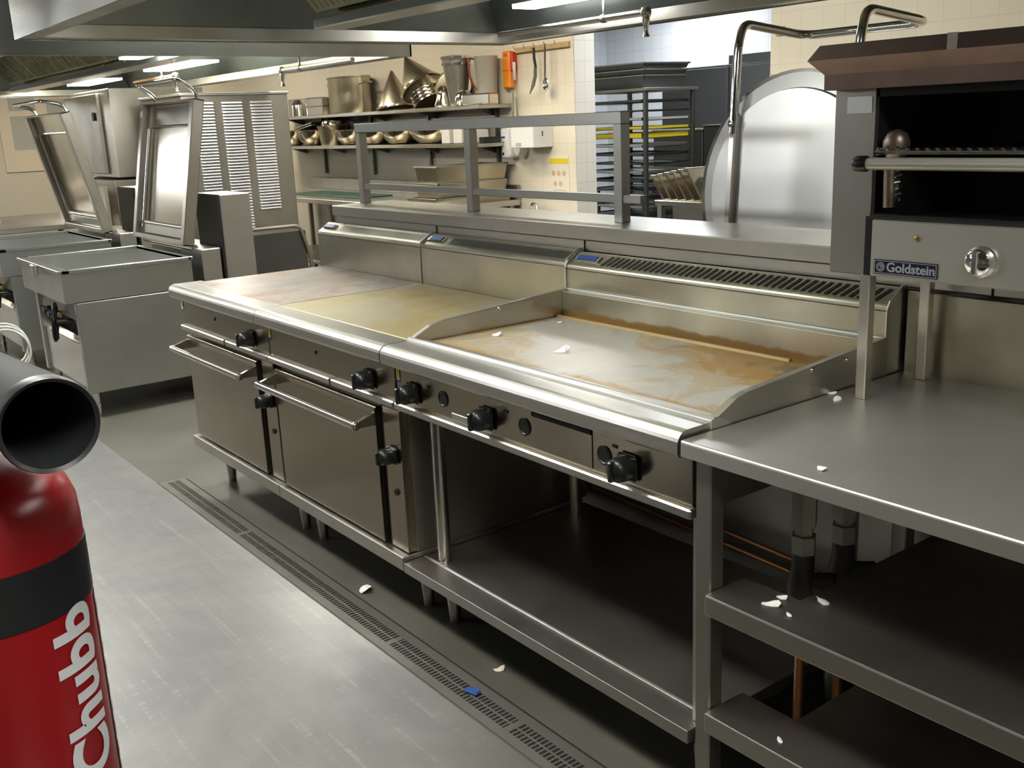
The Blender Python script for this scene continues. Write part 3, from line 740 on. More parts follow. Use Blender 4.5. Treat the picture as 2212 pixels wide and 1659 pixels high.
r = thing('stacked_oven', 'upper of two stacked steel ovens at the far left', 'oven', (-8.1, 1.6, 1.2))
G().box(-8.75, -7.5, 1.2, 2.0, 1.21, 1.93, .005).build('body', M['steel'], r)
d = G().box(-8.72, -7.75, 1.165, 1.2, 1.24, 1.9, .005).build('door', M['dull'], r)
G().box(-7.86, -7.82, 1.14, 1.166, 1.68, 1.75, .008).build('latch', M['blackp'], d)
r = thing('stacked_oven', 'lower of two stacked steel ovens at the far left', 'oven', (-8.1, 1.6, 0))
G().box(-8.78, -7.48, 1.15, 2.0, .12, 1.19, .005).build('body', M['steel'], r)
G().box(-8.72, -7.75, 1.12, 1.15, .3, 1.1, .005).build('door', M['oven'], r)
for xx in (-8.7, -7.56):
    for yy in (1.25, 1.9): G().cyl((xx, yy, 0), (xx, yy, .12), .03).build('foot', M['dull'], r)
r = thing('steel_bench', 'low stainless bench with upstand behind the farther tilting pan', 'bench', (-7.3, .75, 0))
G().box(-8.6, -7.1, -.1, .98, .86, .9, .004).build('bench_top', M['steel'], r)
G().box(-8.6, -7.1, .95, .98, .9, 1.16, .004).build('upstand', M['steel'], r)
for xx in (-8.55, -7.16):
    for yy in (-.06, .9): G().box(xx, xx+.04, yy, yy+.04, 0, .86).build('leg', M['dull'], r)
g = G().box(-8.2, -7.8, .0, .3, .9, 1.0, .004); tag(g.build('carton', M['cream']), 'pale carton lying on the low bench at the far left', 'box')
r = thing('notice_board', 'large pale board on the far left wall', 'board', (XL, 2.2, 1.4))
G().box(XL+.002, XL+.02, 1.75, 2.8, 1.12, 2.25, .003).build('backing', M['cream'], r)
for a in ((1.9, 2.25, 1.95, 2.2), (1.9, 2.25, 1.42, 1.88), (2.4, 2.7, 1.5, 2.1)): G().box(XL+.02, XL+.022, *a).build('sheet', M['greywhite'], r)
r = thing('steel_locker', 'tall cream locker against the far left wall', 'locker', (XL+.4, 3.3, 0))
G().box(XL+.005, XL+.6, 2.9, 3.7, 0, 2.0, .004).build('body', M['cream'], r)
for a in (2.92, 3.31): G().box(XL+.6, XL+.615, a, a+.37, .05, 1.95, .003).build('door', M['cream'], r)

# ------------------------------------------------------------------ shelf wall: table, shelves and what stands on them
r = thing('prep_table', 'stainless prep table with upstand against the tiled shelf wall', 'table', (-7.0, 3.4, 0))
G().box(-9.2, -5.38, 2.95, 3.79, .855, .9, .004).build('table_top', M['bench'], r)
G().box(-9.2, -5.38, 3.76, 3.79, .9, 1.02, .003).build('upstand', M['dull'], r)
for xx in (-9.15, -7.3, -5.45):
    for yy in (3.0, 3.7): G().box(xx, xx+.04, yy, yy+.04, 0, .856).build('leg', M['dull'], r)
G().box(-9.1, -5.45, 3.05, 3.75, .25, .28, .003).build('undershelf', M['dull'], r)
tag(G().box(-8.35, -6.95, 3.15, 3.5, .9, .915, .003).build('cutting_board', M['green']), 'dark green cutting board lying on the prep table', 'cutting board')
def shelf(z, x0, x1, label):
    r = thing('long_shelf', label, 'shelf', ((x0+x1)/2, 3.65, z), 'long shelves on the tiled wall')
    G().box(x0, x1, 3.45, 3.795, z-.03, z, .003).build('board', M['steelx'], r)
    for k in range(5):
        xx = x0+.25+(x1-x0-.5)*k/4
        G().prism([(3.60, z-.03), (3.795, z-.03), (3.795, z-.09)], 'x', xx-.010, xx+.010).build('bracket', M['dark'], r)
    for k in range(4):
        xx = x0+.7+(x1-x0-.9)*k/3
        G().box(xx-.014, xx+.014, 3.77, 3.797, z-.3, z-.03).build('wall_strip', M['dark'], r)
    return r
ZU, ZL = 1.672, 1.368
shelf(ZU, -9.5, -5.45, 'upper wall shelf, carrying stockpot and conical strainers')
shelf(ZL, -9.5, -5.45, 'lower wall shelf, carrying the row of mixing bowls')
# stockpot
r = thing('stockpot', 'big pale stockpot with two side handles on the upper shelf', 'pot', (-7.83, 3.61, ZU))
G().lathe([(0, 0), (.30, 0), (.305, .01), (.305, .33), (.318, .333), (.318, .345), (.295, .345), (.295, .02), (0, .015)], (-7.83, 3.61, ZU), seg=36).xf(Matrix.Translation((-7.83, 3.61, ZU)) @ Matrix.Diagonal((1, .55, 1, 1)) @ Matrix.Translation((7.83, -3.61, -ZU))).build('body', M['pot'], r)
for s_ in (-1, 1): G().tube(fillet([(-7.83+s_*.3, 3.56, ZU+.27), (-7.83+s_*.37, 3.56, ZU+.28), (-7.83+s_*.37, 3.66, ZU+.28), (-7.83+s_*.3, 3.66, ZU+.27)], .02), .01, 8).build('handle', M['pot'], r)
def lathe_thing(name, label, cat, prof, loc, m, d=(0, 0, 1), group=None, seg=28):
    return tag(G().lathe(prof, loc, d, seg).build(name, m), label, cat, group)
lathe_thing('canister', 'small round canister, leftmost on the upper shelf', 'canister', [(0, 0), (.09, 0), (.09, .12), (.07, .14), (.045, .17), (0, .175)], (-8.93, 3.6, ZU), M['satin'])
lathe_thing('canister', 'slim canister just right of the leftmost one on the upper shelf', 'canister', [(0, 0), (.05, 0), (.05, .11), (.035, .14), (0, .145)], (-8.67, 3.6, ZU), M['satin'])
tag(G().box(-9.45, -8.75, 3.72, 3.78, ZU, ZU+.19, .004).build('baking_sheet', M['dull']), 'baking sheet stood up behind the small canisters', 'tray')
tag(G().box(-8.52, -8.17, 3.48, 3.72, ZU, ZU+.085, .006).build('steel_container', M['satin']), 'lower of two stacked square steel containers beside the stockpot', 'container')
tag(G().box(-8.52, -8.17, 3.48, 3.72, ZU+.087, ZU+.172, .006).build('steel_container', M['satin']), 'upper of two stacked square steel containers beside the stockpot', 'container')
# conical strainers
def cone(loc, d, R, H, label):
    r = thing('conical_strainer', label, 'strainer', loc, 'conical strainers on the upper shelf')
    G().lathe([(R, 0), (R, .015), (R*.96, .03), (.012, H), (0, H+.006)], loc, d, 32).build('cone', M['pot'], r)
    G().lathe([(R, -.006), (R+.012, 0), (R+.012, .012), (R, .016)], loc, d, 32).build('rim', M['bowl'], r)
    return r
cone((-6.93, 3.59, ZU+.02), (-.13, 0, 1), .17, .33, 'smaller conical strainer standing point up, left of the big one')
cone((-6.47, 3.59, ZU+.17), (-.62, -.1, .85), .19, .34, 'big shiny conical strainer lying tilted on stacked ring tins')
for i in range(3):
    d = Vector((-.5, -.05, .85)).normalized(); p = Vector((-6.36, 3.6, ZU+.045))+d*(i*.034)
    lathe_thing('ring_tin', ('lowest', 'middle', 'topmost')[i]+' tilted round tin in the stack under the big strainer', 'tin', [(0, 0), (.145, 0), (.15, .03), (.157, .031), (.157, .026), (.142, .004)], p, M['bowl'], d, 'tilted round tins')
lathe_thing('round_tin', 'round tin leaning behind the stacked ring tins', 'tin', [(0, 0), (.15, 0), (.155, .05), (.162, .05), (.16, .044), (.0, .012)], (-6.14, 3.71, ZU+.15), M['pot'], (.55, -.65, .35))
lathe_thing('salt_shaker', 'shiny cone-shaped shaker left of the tall steel bucket', 'shaker', [(0, 0), (.085, 0), (.085, .015), (.06, .09), (.05, .12), (.055, .14), (.03, .17), (0, .175)], (-6.05, 3.53, ZU), M['bowl'])
r = thing('steel_bucket', 'tall tapered steel bucket on the upper shelf', 'bucket', (-5.88, 3.56, ZU))
G().lathe([(0, 0), (.068, 0), (.072, .01), (.122, .385), (.126, .386), (.121, .38), (.07, .02), (0, .015)], (-5.88, 3.56, ZU), seg=32).build('body', M['dull'], r)
for z, q in ((.385, .126), (.335, .119)): G().lathe([(q-.006, -.014), (q+.006, -.01), (q+.006, .01), (q-.006, .014)], (-5.88, 3.56, ZU+z), seg=32).build('band', M['chrome'], r)
M['jug'] = mat('translucent grey jug', (.42, .40, .34), .4); M['dred'] = mat('dark red grip', (.25, .035, .015), .4)
r = thing('plastic_jug', 'tall greyish jug with a red handle, right of the steel bucket', 'jug', (-5.60, 3.68, ZU))
G().lathe([(0, 0), (.08, 0), (.097, .37), (.102, .38), (.093, .37), (.075, .01), (0, .01)], (-5.62, 3.67, ZU), seg=28).build('body', M['jug'], r)
G().tube(fillet([(-5.65, 3.57, ZU+.36), (-5.66, 3.52, ZU+.37), (-5.65, 3.53, ZU+.20), (-5.64, 3.58, ZU+.12)], .03), .008, 8).build('handle', M['dred'], r)
lathe_thing('small_dome', 'small shiny dome lid before the tapered bucket', 'lid', [(.075, 0), (.075, .06), (.06, .10), (.02, .125), (0, .127)], (-5.71, 3.5, ZU), M['bowl'])
tag(G().box(-.15, .15, -.06, .06, 0, .085, .01).xf(Matrix.Translation((-5.50, 3.51, ZU)) @ Matrix.Rotation(.2, 4, 'Z')).build('steel_tray', M['satin']), 'shallow steel tray at the right end of the upper shelf', 'tray')
# mixing bowls
def bowl(x, R, H, label):
    r = thing('mixing_bowl', label, 'bowl', (x, 3.6, ZL), 'mixing bowls on the lower shelf')
    G().lathe([(0, .0), (R*.42, 0), (R*.62, H*.12), (R*.84, H*.42), (R*.96, H*.75), (R, H), (R*.96, H), (R*.92, H*.75), (R*.6, H*.16), (0, .01)], (x, 3.6, ZL), seg=40).xf(Matrix.Translation((x, 3.6, 0)) @ Matrix.Diagonal((1, min(1, .165/R), 1, 1)) @ Matrix.Translation((-x, -3.6, 0))).build('body', M['bowl'], r)
    G().lathe([(R*.95, H-.004), (R*1.03, H), (R*1.03, H+.008), (R*.96, H+.008)], (x, 3.6, ZL), seg=40).xf(Matrix.Translation((x, 3.6, 0)) @ Matrix.Diagonal((1, min(1, .165/R), 1, 1)) @ Matrix.Translation((-x, -3.6, 0))).build('rim', M['bowl'], r)
bowl(-9.10, .15, .155, 'mixing bowl farthest left on the lower shelf, beside the louvred cabinet')
bowl(-8.66, .2, .15, 'mixing bowl under the tilted trays')
bowl(-7.83, .2, .14, 'mixing bowl right of the pail')
bowl(-7.36, .215, .135, 'third mixing bowl from the white boxes')
bowl(-6.90, .23, .138, 'second mixing bowl from the white boxes')
bowl(-6.38, .28, .142, 'largest mixing bowl, beside the white boxes')
lathe_thing('pail', 'steel pail amid the mixing bowls', 'pail', [(0, 0), (.12, 0), (.15, .19), (.158, .195), (.15, .18), (.11, .01), (0, .01)], (-8.23, 3.6, ZL), M['pot'])
lathe_thing('small_bowl', 'small upside-down bowl resting over the pail', 'bowl', [(.13, 0), (.13, .01), (.11, .05), (.05, .075), (0, .078)], (-8.19, 3.6, ZL+.196), M['bowl'])
for i in range(2): tag(G().box(-.21, .21, -.14, .14, 0, .014, .003).xf(Matrix.Translation((-8.62, 3.6, ZL+.175+i*.022)) @ Matrix.Rotation(-.14, 4, 'Y')).build('flat_tray', M['satin']), ('lower', 'upper')[i]+' of two flat trays lying tilted over a mixing bowl', 'tray', 'flat trays on a bowl')
for i, (x, w, h) in enumerate(((-6.02, .12, .155), (-5.84, .12, .155), (-5.66, .11, .11))):
    tag(G().box(x-w/2, x+w/2, 3.5, 3.66, ZL, ZL+h, .006).build('white_box', M['white']), ('leftmost white box on the lower shelf, beside the largest bowl', 'middle white box on the lower shelf', 'shortest white box on the lower shelf, at the right')[i], 'box', 'white boxes')
tag(G().box(-5.53, -5.46, 3.5, 3.66, ZL, ZL+.05, .004).build('black_box', M['blackp']), 'low black box at the right end of the lower shelf', 'box')
# roasting pans on the table
def gastro_pan(x0, x1, y0, y1, z0, z1, label, group, mt='pot', lipw=.02):
    r = thing('roasting_pan', label, 'pan', ((x0+x1)/2, (y0+y1)/2, z0), group)
    t = .02
    def L(z, e): return [(x0+t-e, y0+t-e, z), (x1-t+e, y0+t-e, z), (x1-t+e, y1-t+e, z), (x0+t-e, y1-t+e, z)]
    G().hull(L(z0, 0), L(z1, t*.8)).build('body', M[mt], r)
    g = G().box(x0-lipw*.3, x1+lipw*.3, y0-lipw*.3, y0+lipw, z1-.004, z1+.008, .002); g.box(x0-lipw*.3, x1+lipw*.3, y1-lipw, y1+lipw*.3, z1-.004, z1+.008, .002)
    g.box(x0-lipw*.3, x0+lipw, y0, y1, z1-.004, z1+.008, .002); g.box(x1-lipw, x1+lipw*.3, y0, y1, z1-.004, z1+.008, .002)
    g.build('rim', M['rail'], r); return r
gastro_pan(-5.86, -5.42, 2.98, 3.74, .9, .955, 'flat bottom pan of the stack on the prep table', 'pans stacked on the prep table')
gastro_pan(-5.78, -5.45, 3.02, 3.72, .965, 1.07, 'middle deep pan of the stack on the prep table', 'pans stacked on the prep table')
gastro_pan(-5.78, -5.45, 3.02, 3.72, 1.08, 1.20, 'topmost deep pan of the stack on the prep table', 'pans stacked on the prep table')

# ------------------------------------------------------------------ wall by the hand basin
r = thing('utensil_rail', 'timber utensil rail with metal hooks on the tiled wall', 'utensil rail', (-5.0, 3.78, 2.07))
G().box(-5.36, -4.71, 3.775, 3.8, 2.055, 2.095, .003).build('board', M['wood'], r)
for k in range(5):
    x = -5.27+k*.125
    G().tube(fillet([(x, 3.776, 2.08), (x, 3.70, 2.07), (x, 3.69, 2.105)], .02), .004, 6).build('hook', M['satin'], r)
r = thing('turner', 'black-handled turner hanging from the utensil rail', 'utensil', (-5.03, 3.69, 1.75))
G().tube([(-5.03, 3.70, 2.07), (-5.02, 3.695, 1.99), (-5.01, 3.70, 1.92)], .011, 8).build('handle', M['blackp'], r)
G().prism([(-5.022, 1.93), (-4.998, 1.93), (-5.0, 1.86), (-5.03, 1.79), (-5.09, 1.73), (-5.06, 1.80), (-5.03, 1.86)], 'y', 3.69, 3.70).build('blade', M['dark'], r)
r = thing('serving_spoon', 'long steel serving spoon hanging from the utensil rail', 'utensil', (-4.89, 3.69, 1.75))
G().tube([(-4.89, 3.70, 2.09), (-4.89, 3.695, 1.95), (-4.895, 3.695, 1.84)], .008, 8).build('handle', M['chrome'], r)
G().lathe([(0, -.015), (.02, -.012), (.034, 0), (.03, .004), (0, -.006)], (-4.898, 3.70, 1.795), (0, -1, 0), 20).xf(Matrix.Translation((0, 0, 1.795)) @ Matrix.Diagonal((1, 1, 1.5, 1)) @ Matrix.Translation((0, 0, -1.795))).build('bowl', M['chrome'], r)
r = thing('orange_case', 'orange plastic fire blanket case on the tiled wall', 'case', (-5.44, 3.77, 1.8))
G().box(-5.50, -5.40, 3.74, 3.80, 1.79, 2.08, .012).build('front', M['orange'], r)
G().box(-5.40, -5.365, 3.745, 3.80, 1.92, 2.07, .008).build('side_clip', M['redp'], r)
G().box(-5.495, -5.405, 3.7385, 3.741, 1.925, 1.93).build('groove', M['redp'], r)
G().box(-5.47, -5.42, 3.7385, 3.741, 2.035, 2.06).build('opening', M['redp'], r)
r = thing('sharpening_steel', 'pale sharpening steel hanging beside the orange case', 'utensil', (-5.36, 3.75, 1.6))
G().tube([(-5.36, 3.76, 1.99), (-5.36, 3.76, 1.85)], .012, 8).build('grip', M['white'], r); G().tube([(-5.36, 3.76, 1.85), (-5.34, 3.76, 1.55)], .005, 8).build('rod', M['dull'], r)
tag(G().tube([(-5.43, 3.78, 1.79), (-5.44, 3.785, 1.50)], .005, 8).build('hanging_cable', M['greywhite']), 'thin grey cord hanging below the orange case', 'cable')
r = thing('soap_dispenser', 'white soap dispenser with blue print, left one by the shelf', 'dispenser', (-5.44, 3.74, 1.23), 'soap dispensers')
G().box(-5.50, -5.385, 3.69, 3.80, 1.235, 1.485, .03, 4).build('body', M['soap'], r)
G().box(-5.48, -5.43, 3.688, 3.69, 1.40, 1.415).build('print', M['blue'], r); G().box(-5.465, -5.44, 3.688, 3.69, 1.365, 1.372).build('print', M['blue'], r)
G().lathe([(.012, 0), (.012, .006), (0, .007)], (-5.46, 3.69, 1.275), (0, -1, 0), 14).build('button', M['blackp'], r)
r = thing('soap_dispenser', 'white oval soap dispenser with dark window, right one', 'dispenser', (-5.31, 3.74, 1.23), 'soap dispensers')
G().lathe([(0, 0), (.055, 0), (.06, .05), (.05, .085), (.025, .1), (0, .1)], (-5.31, 3.80, 1.365), (0, -1, 0), 28).xf(Matrix.Translation((0, 0, 1.365)) @ Matrix.Diagonal((1, 1, 2.1, 1)) @ Matrix.Translation((0, 0, -1.365))).build('body', M['soap'], r)
G().prism([(-5.325, 1.38), (-5.305, 1.43), (-5.29, 1.38), (-5.305, 1.36)], 'y', 3.694, 3.70).build('window', M['blackp'], r)
G().box(-5.32, -5.295, 3.693, 3.70, 1.345, 1.36).build('soap_level', M['yellow'], r)
r = thing('towel_dispenser', 'white paper towel dispenser on the tiled wall', 'dispenser', (-5.0, 3.7, 1.32))
G().box(-5.235, -4.95, 3.60, 3.80, 1.325, 1.50, .004).build('body', M['soap'], r)
G().box(-5.17, -5.10, 3.598, 3.60, 1.335, 1.365, .0005).build('slot', M['greywhite'], r)
G().box(-4.951, -4.949, 3.69, 3.70, 1.41, 1.45).build('lock', M['blackp'], r)
r = thing('hand_washing_poster', 'small hand washing poster below the towel dispenser', 'poster', (-4.86, 3.797, .95))
G().box(-5.0, -4.76, 3.795, 3.8, .93, 1.25).build('sheet', mat('poster paper', (.74, .69, .6), .6), r)
G().box(-4.99, -4.77, 3.793, 3.795, 1.195, 1.235).build('heading', M['yellow'], r)
pm = mat('faded print', (.62, .42, .28), .6)
for i in range(3): G().lathe([(.022, 0), (.022, .001), (0, .001)], (-4.95+i*.065, 3.795, 1.12), (0, -1, 0), 16).build('pictogram', pm, r)
for i in range(2): G().lathe([(.022, 0), (.022, .001), (0, .001)], (-4.93+i*.065, 3.795, 1.04), (0, -1, 0), 16).build('pictogram', pm, r)
for i in range(3): G().box(-4.96, -4.80, 3.794, 3.795, .985-i*.016, .99-i*.016).build('text_line', M['greywhite'], r)
r = thing('hand_basin', 'small wall hand basin with a curved chrome tap', 'basin', (-5.1, 3.6, .7))
G().box(-5.32, -4.85, 3.45, 3.80, .54, .70, .02).build('basin', M['steel'], r)
G().tube(fillet([(-5.18, 3.74, .69), (-5.18, 3.74, .885), (-5.03, 3.68, .885), (-5.02, 3.67, .80)], .07), .011, 10).build('tap', M['chrome'], r)

# ------------------------------------------------------------------ store room beyond the opening
r = thing('tray_rack', 'tall dark tray rack in the store opening', 'rack', (-4.95, 4.75, 0))
for xx in (-5.36, -4.62):
    for yy in (4.46, 5.0): G().box(xx, xx+.032, yy, yy+.032, .08, 1.72, .002).build('post', M['dark'], r)
for yy in (4.46, 5.0):
    for xx in (-5.36, -4.62): G().lathe([(0, -.012), (.04, -.012), (.04, .012), (0, .012)], (xx+.016, yy+.016, .04), (1, 0, 0), 16).build('caster', M['rubber'], r)
G().box(-5.38, -4.57, 4.44, 5.05, 1.72, 1.745, .003).build('top_panel', M['dull'], r)
for xx in (-5.335, -4.632):
    g = G()
    for k in range(15): g.box(xx, xx+.02, 4.46, 5.03, 1.63-k*.07, 1.634-k*.07)
    g.build('runners', M['dark'], r)
ORD = ['top', 'second', 'third', 'fourth', 'fifth', 'sixth', 'seventh', 'eighth', 'ninth', 'tenth', 'eleventh', 'twelfth', 'thirteenth', 'fourteenth', 'fifteenth']
for k in range(15):
    z = 1.635-k*.07
    if k == 2: mm_, nm = M['greywhite'], 'pale'
    elif k in (3, 4): mm_, nm = M['yellow'], 'yellow'
    elif k in (5, 8, 12): mm_, nm = M['pale'], 'bright-edged'
    else: mm_, nm = M['dark'], 'dark'
    g = G().box(-5.31, -4.64, 4.47, 5.01, z, z+.004)
    h = .012 if nm == 'dark' and k % 3 else .022
    if k == 4: h = .04
    for a in ((-5.31, -4.64, 4.47, 4.476), (-5.31, -4.64, 5.004, 5.01), (-5.31, -5.304, 4.47, 5.01), (-4.646, -4.64, 4.47, 5.01)): g.box(*a, z, z+h)
    tag(g.build('baking_tray', mm_), f'{nm} tray in the {ORD[k]} slot of the tray rack', 'tray', 'trays in the tall rack')
gastro_pan(-5.30, -4.66, 4.50, 5.0, 1.747, 1.84, 'bottom deep pan of the stack on top of the tray rack', 'deep pans on the tray rack', 'dark')
gastro_pan(-5.30, -4.64, 4.49, 5.0, 1.852, 1.885, 'middle shallow pan of the stack on top of the tray rack', 'deep pans on the tray rack', 'dark')
gastro_pan(-5.32, -4.63, 4.48, 5.01, 1.897, 1.935, 'topmost pan of the stack on top of the tray rack', 'deep pans on the tray rack', 'dark')
r = thing('store_fridge', 'tall dark grey upright fridge in the store', 'fridge', (-5.2, 6.4, 0))
G().box(-5.9, -4.2, 6.0, 6.75, .12, 1.95, .006).build('body', M['grey'], r)
for a in (-5.88, -5.03): G().box(a, a+.82, 5.965, 6.0, .3, 1.93, .005).build('door', M['grey'], r)
G().box(-5.12, -4.2, 6.05, 6.7, 1.95, 2.03, .004).build('motor_cover', M['grey'], r)
for xx in (-5.8, -4.3):
    for yy in (6.1, 6.65): G().cyl((xx, yy, 0), (xx, yy, .12), .03).build('foot', M['grey'], r)
r = thing('store_cabinet', 'dark low cabinet with pale top edge before the tall fridge', 'cabinet', (-4.9, 5.6, 0))
G().box(-5.46, -4.86, 5.42, 5.9, 0, 1.385, .005).build('body', M['dark'], r)
G().box(-5.47, -4.85, 5.41, 5.91, 1.385, 1.40, .003).build('top_edge', M['steelx'], r)
r = thing('store_cabinet', 'slightly taller dark cabinet right of the pale-topped one', 'cabinet', (-4.3, 5.6, 0))
G().box(-4.85, -3.7, 5.42, 5.9, 0, 1.42, .005).build('body', M['dark'], r); G().box(-4.86, -3.69, 5.41, 5.91, 1.42, 1.432, .003).build('top_edge', M['steelx'], r)
G().box(-4.4, -4.2, 5.41, 5.42, 1.28, 1.31).build('red_strip', M['redp'], r)
r = thing('food_tub', 'clear plastic tub with a blue lid behind the tray rack', 'tub', (-5.6, 5.6, 1.0))
G().box(-5.72, -5.50, 5.5, 5.8, .86, 1.10, .02, 2).build('body', M['greywhite'], r); G().box(-5.73, -5.49, 5.49, 5.81, 1.10, 1.125, .006).build('lid', M['blue'], r)
r = thing('side_table', 'small steel table behind the tray rack carrying the blue-lidded tub', 'table', (-5.75, 5.6, 0))
G().box(-6.3, -5.48, 5.42, 5.9, .83, .86, .003).build('table_top', M['satin'], r)
for xx in (-6.28, -5.52):
    for yy in (5.44, 5.86): G().box(xx, xx+.03, yy, yy+.03, 0, .83).build('leg', M['dull'], r)
r = thing('pan_stand', 'low steel stand with dishes stood on edge, behind the ledge', 'stand', (-2.25, 2.6, 0))
G().box(-2.50, -2.0, 2.45, 2.8, 1.075, 1.1, .003).build('top', M['satin'], r)
for xx in (-2.49, -2.04):
    for yy in (2.46, 2.76): G().box(xx, xx+.03, yy, yy+.03, 0, 1.076).build('leg', M['dull'], r)
G().box(-2.42, -2.05, 2.5, 2.75, .96, 1.074, .004).build('drawer_box', M['satin'], r)
for k in range(6):
    T = Matrix.Translation((-2.46+k*.055, 2.6, 1.102)) @ Matrix.Rotation(-.62, 4, 'Y')
    g = G().box(-.012, .0, -.12, .12, 0, .15+.01*k, .003); g.box(-.02, 0, -.13, .13, .14+.01*k, .155+.01*k, .003)
    tag(g.xf(T).build('serving_dish', M['satin'] if k % 2 else M['bowl']), f'{ORD[k] if k else "first"} serving dish from the left in the leaning row on the stand', 'dish', 'serving dishes leaning on the stand')
r = thing('steel_platter', 'big bright oval platter leaning at the right of the dishes', 'platter', (-2.1, 2.6, 1.1))
G().box(-.16, .16, 0, .012, 0, .20, .04, 3).xf(Matrix.Translation((-2.06, 2.62, 1.112)) @ Matrix.Rotation(-.25, 4, 'Y')).build('plate', M['chrome'], r)

# ------------------------------------------------------------------ hoods
M['louvre2'] = mat('bright channel steel', (.80, .82, .84), .22, .9)
def hood(x0, x1, y0, y1, z0, label, lights, spine=True):
    r = thing('exhaust_hood', label, 'hood', ((x0+x1)/2, (y0+y1)/2, z0), 'stainless exhaust hoods')
    yc = (y0+y1)/2
    g = G(); t = .012
    g.box(x0, x1, y0, y0+t, z0, ZC-.002); g.box(x0, x1, y1-t, y1, z0, ZC-.002); g.box(x0, x0+t, y0, y1, z0, ZC-.002); g.box(x1-t, x1, y0, y1, z0, ZC-.002)
    g.build('shell', M['hood'], r)
    # inner gutter running round the rim
    g = G()
    for a in ((x0+t, x1-t, y0+t, y0+.09), (x0+t, x1-t, y1-.09, y1-t), (x0+t, x0+.09, y0+.09, y1-.09), (x1-.09, x1-t, y0+.09, y1-.09)): g.box(*a, z0+.004, z0+.02, .002)
    for a in ((x0+.08, x1-.08, y0+.085, y0+.095), (x0+.08, x1-.08, y1-.095, y1-.085), (x0+.085, x0+.095, y0+.09, y1-.09), (x1-.095, x1-.085, y0+.09, y1-.09)): g.box(*a, z0+.004, z0+.06, .002)
    g.build('gutter', M['steelx'], r)
    g = G()
    g.hull([(x0+.09, y0+.09, z0+.06), (x1-.09, y0+.09, z0+.06), (x1-.09, y0+.1, z0+.06), (x0+.09, y0+.1, z0+.06)], [(x0+.3, y0+.42, z0+.55), (x1-.3, y0+.42, z0+.55), (x1-.3, y0+.43, z0+.55), (x0+.3, y0+.43, z0+.55)])
    g.hull([(x0+.09, y1-.1, z0+.06), (x1-.09, y1-.1, z0+.06), (x1-.09, y1-.09, z0+.06), (x0+.09, y1-.09, z0+.06)], [(x0+.3, y1-.43, z0+.55), (x1-.3, y1-.43, z0+.55), (x1-.3, y1-.42, z0+.55), (x0+.3, y1-.42, z0+.55)])
    g.hull([(x0+.09, y0+.09, z0+.06), (x0+.1, y0+.09, z0+.06), (x0+.1, y1-.09, z0+.06), (x0+.09, y1-.09, z0+.06)], [(x0+.3, y0+.42, z0+.55), (x0+.31, y0+.42, z0+.55), (x0+.31, y1-.42, z0+.55), (x0+.3, y1-.42, z0+.55)])
    g.box(x0+.2, x1-.2, y0+.3, y1-.3, z0+.55, z0+.56)
    g.build('baffle', M['hoodin'], r)
    # two banks of sloping filters over a centre channel
    n = int((x1-x0-.7)/.5)
    for s_ in (-1, 1):
        for k in range(n):
            a = x0+.38+k*.5
            T = Matrix.Translation((a, yc+s_*.06, z0+.10)) @ Matrix.Rotation(s_*math.radians(48), 4, 'X')
            g = G().box(0, .485, min(0, s_*.62), max(0, s_*.62), 0, .02, .003)
            for j in range(9): g.box(.03+j*.05, .05+j*.05, min(s_*.02, s_*.6), max(s_*.02, s_*.6), -.006, 0)
            g.xf(T).build('grease_filter', M['filter'], r)
    G().box(x0+.36, x1-.36, yc-.075, yc+.075, z0+.03, z0+.075, .006).build('centre_channel', M['louvre2'], r)
    for a in lights:
        G().box(*a[:6]).build('light_panel', M[a[6]] if len(a) > 6 else M['lamph'], r)
    return r
M['filter'] = steel('greenish filter steel', (.50, .49, .32), .38, .5, 3, .2, .35)
M['lamph'] = lamp('hood light diffuser', (1, .985, .95), 26)
M['lamphf'] = lamp('front hood light diffuser', (1, .985, .92), 24)
M['lamphb'] = lamp('strong hood light diffuser', (1, .95, .84), 70)
hood(-3.45, 2.4, -.36, 2.2, 1.95, 'nearer exhaust hood, above the range and griddle', [(-2.9, -2.3, 1.86, 2.0, 2.08, 2.1), (.9, 1.5, -.1, .05, 2.08, 2.1), (-2.15, -1.15, -.06, .10, 2.0, 2.015, 'lamphf')])
hood(-9.6, -4.28, -.30, 2.12, 1.95, 'farther exhaust hood, above the tilting pans', [(-5.3, -4.65, .64, .76, 2.0, 2.015), (-6.5, -5.5, 1.18, 1.36, 2.0, 2.015, 'lamphb'), (-8.6, -7.6, 1.18, 1.36, 2.0, 2.015, 'lamphb')])
def sprinkler(x0, x1, y, z, label, m, end=1):
    r = thing('suppression_pipe', label, 'pipe', ((x0+x1)/2, y, z-.1), 'fire suppression pipes under the hoods')
    xe = x1 if end > 0 else x0; xs = x0 if end > 0 else x1
    G().tube([(xs, y, z), (xe, y, z)], .016, 12).build('pipe', M[m], r)
    G().lathe([(0, -.026), (.02, -.02), (.027, 0), (.02, .02), (0, .026)], (xe, y, z), seg=14).build('elbow', M['satin'], r)
    G().lathe([(.016, 0), (.018, -.02), (.012, -.05), (.010, -.07), (.018, -.09), (0, -.09)], (xe, y, z-.015), seg=12).build('nozzle', M['satin'], r)
    xm = xe-end*.28
    G().tube([(xm, y, z-.02), (xm, y, z+.10)], .006, 8).build('hanger', M['dull'], r)
    G().lathe([(.014, -.012), (.02, -.012), (.02, .012), (.014, .012)], (xm, y, z), (1, 0, 0), 14).build('pipe_clip', M['dull'], r)
sprinkler(-3.2, -2.1, 2.0, 1.985, 'steel suppression pipe with a nozzle, at the rear of the nearer hood', 'satin')
sprinkler(-5.35, -4.35, 1.74, 1.935, 'steel suppression pipe ending left in an elbow, under the farther hood', 'satin', -1)
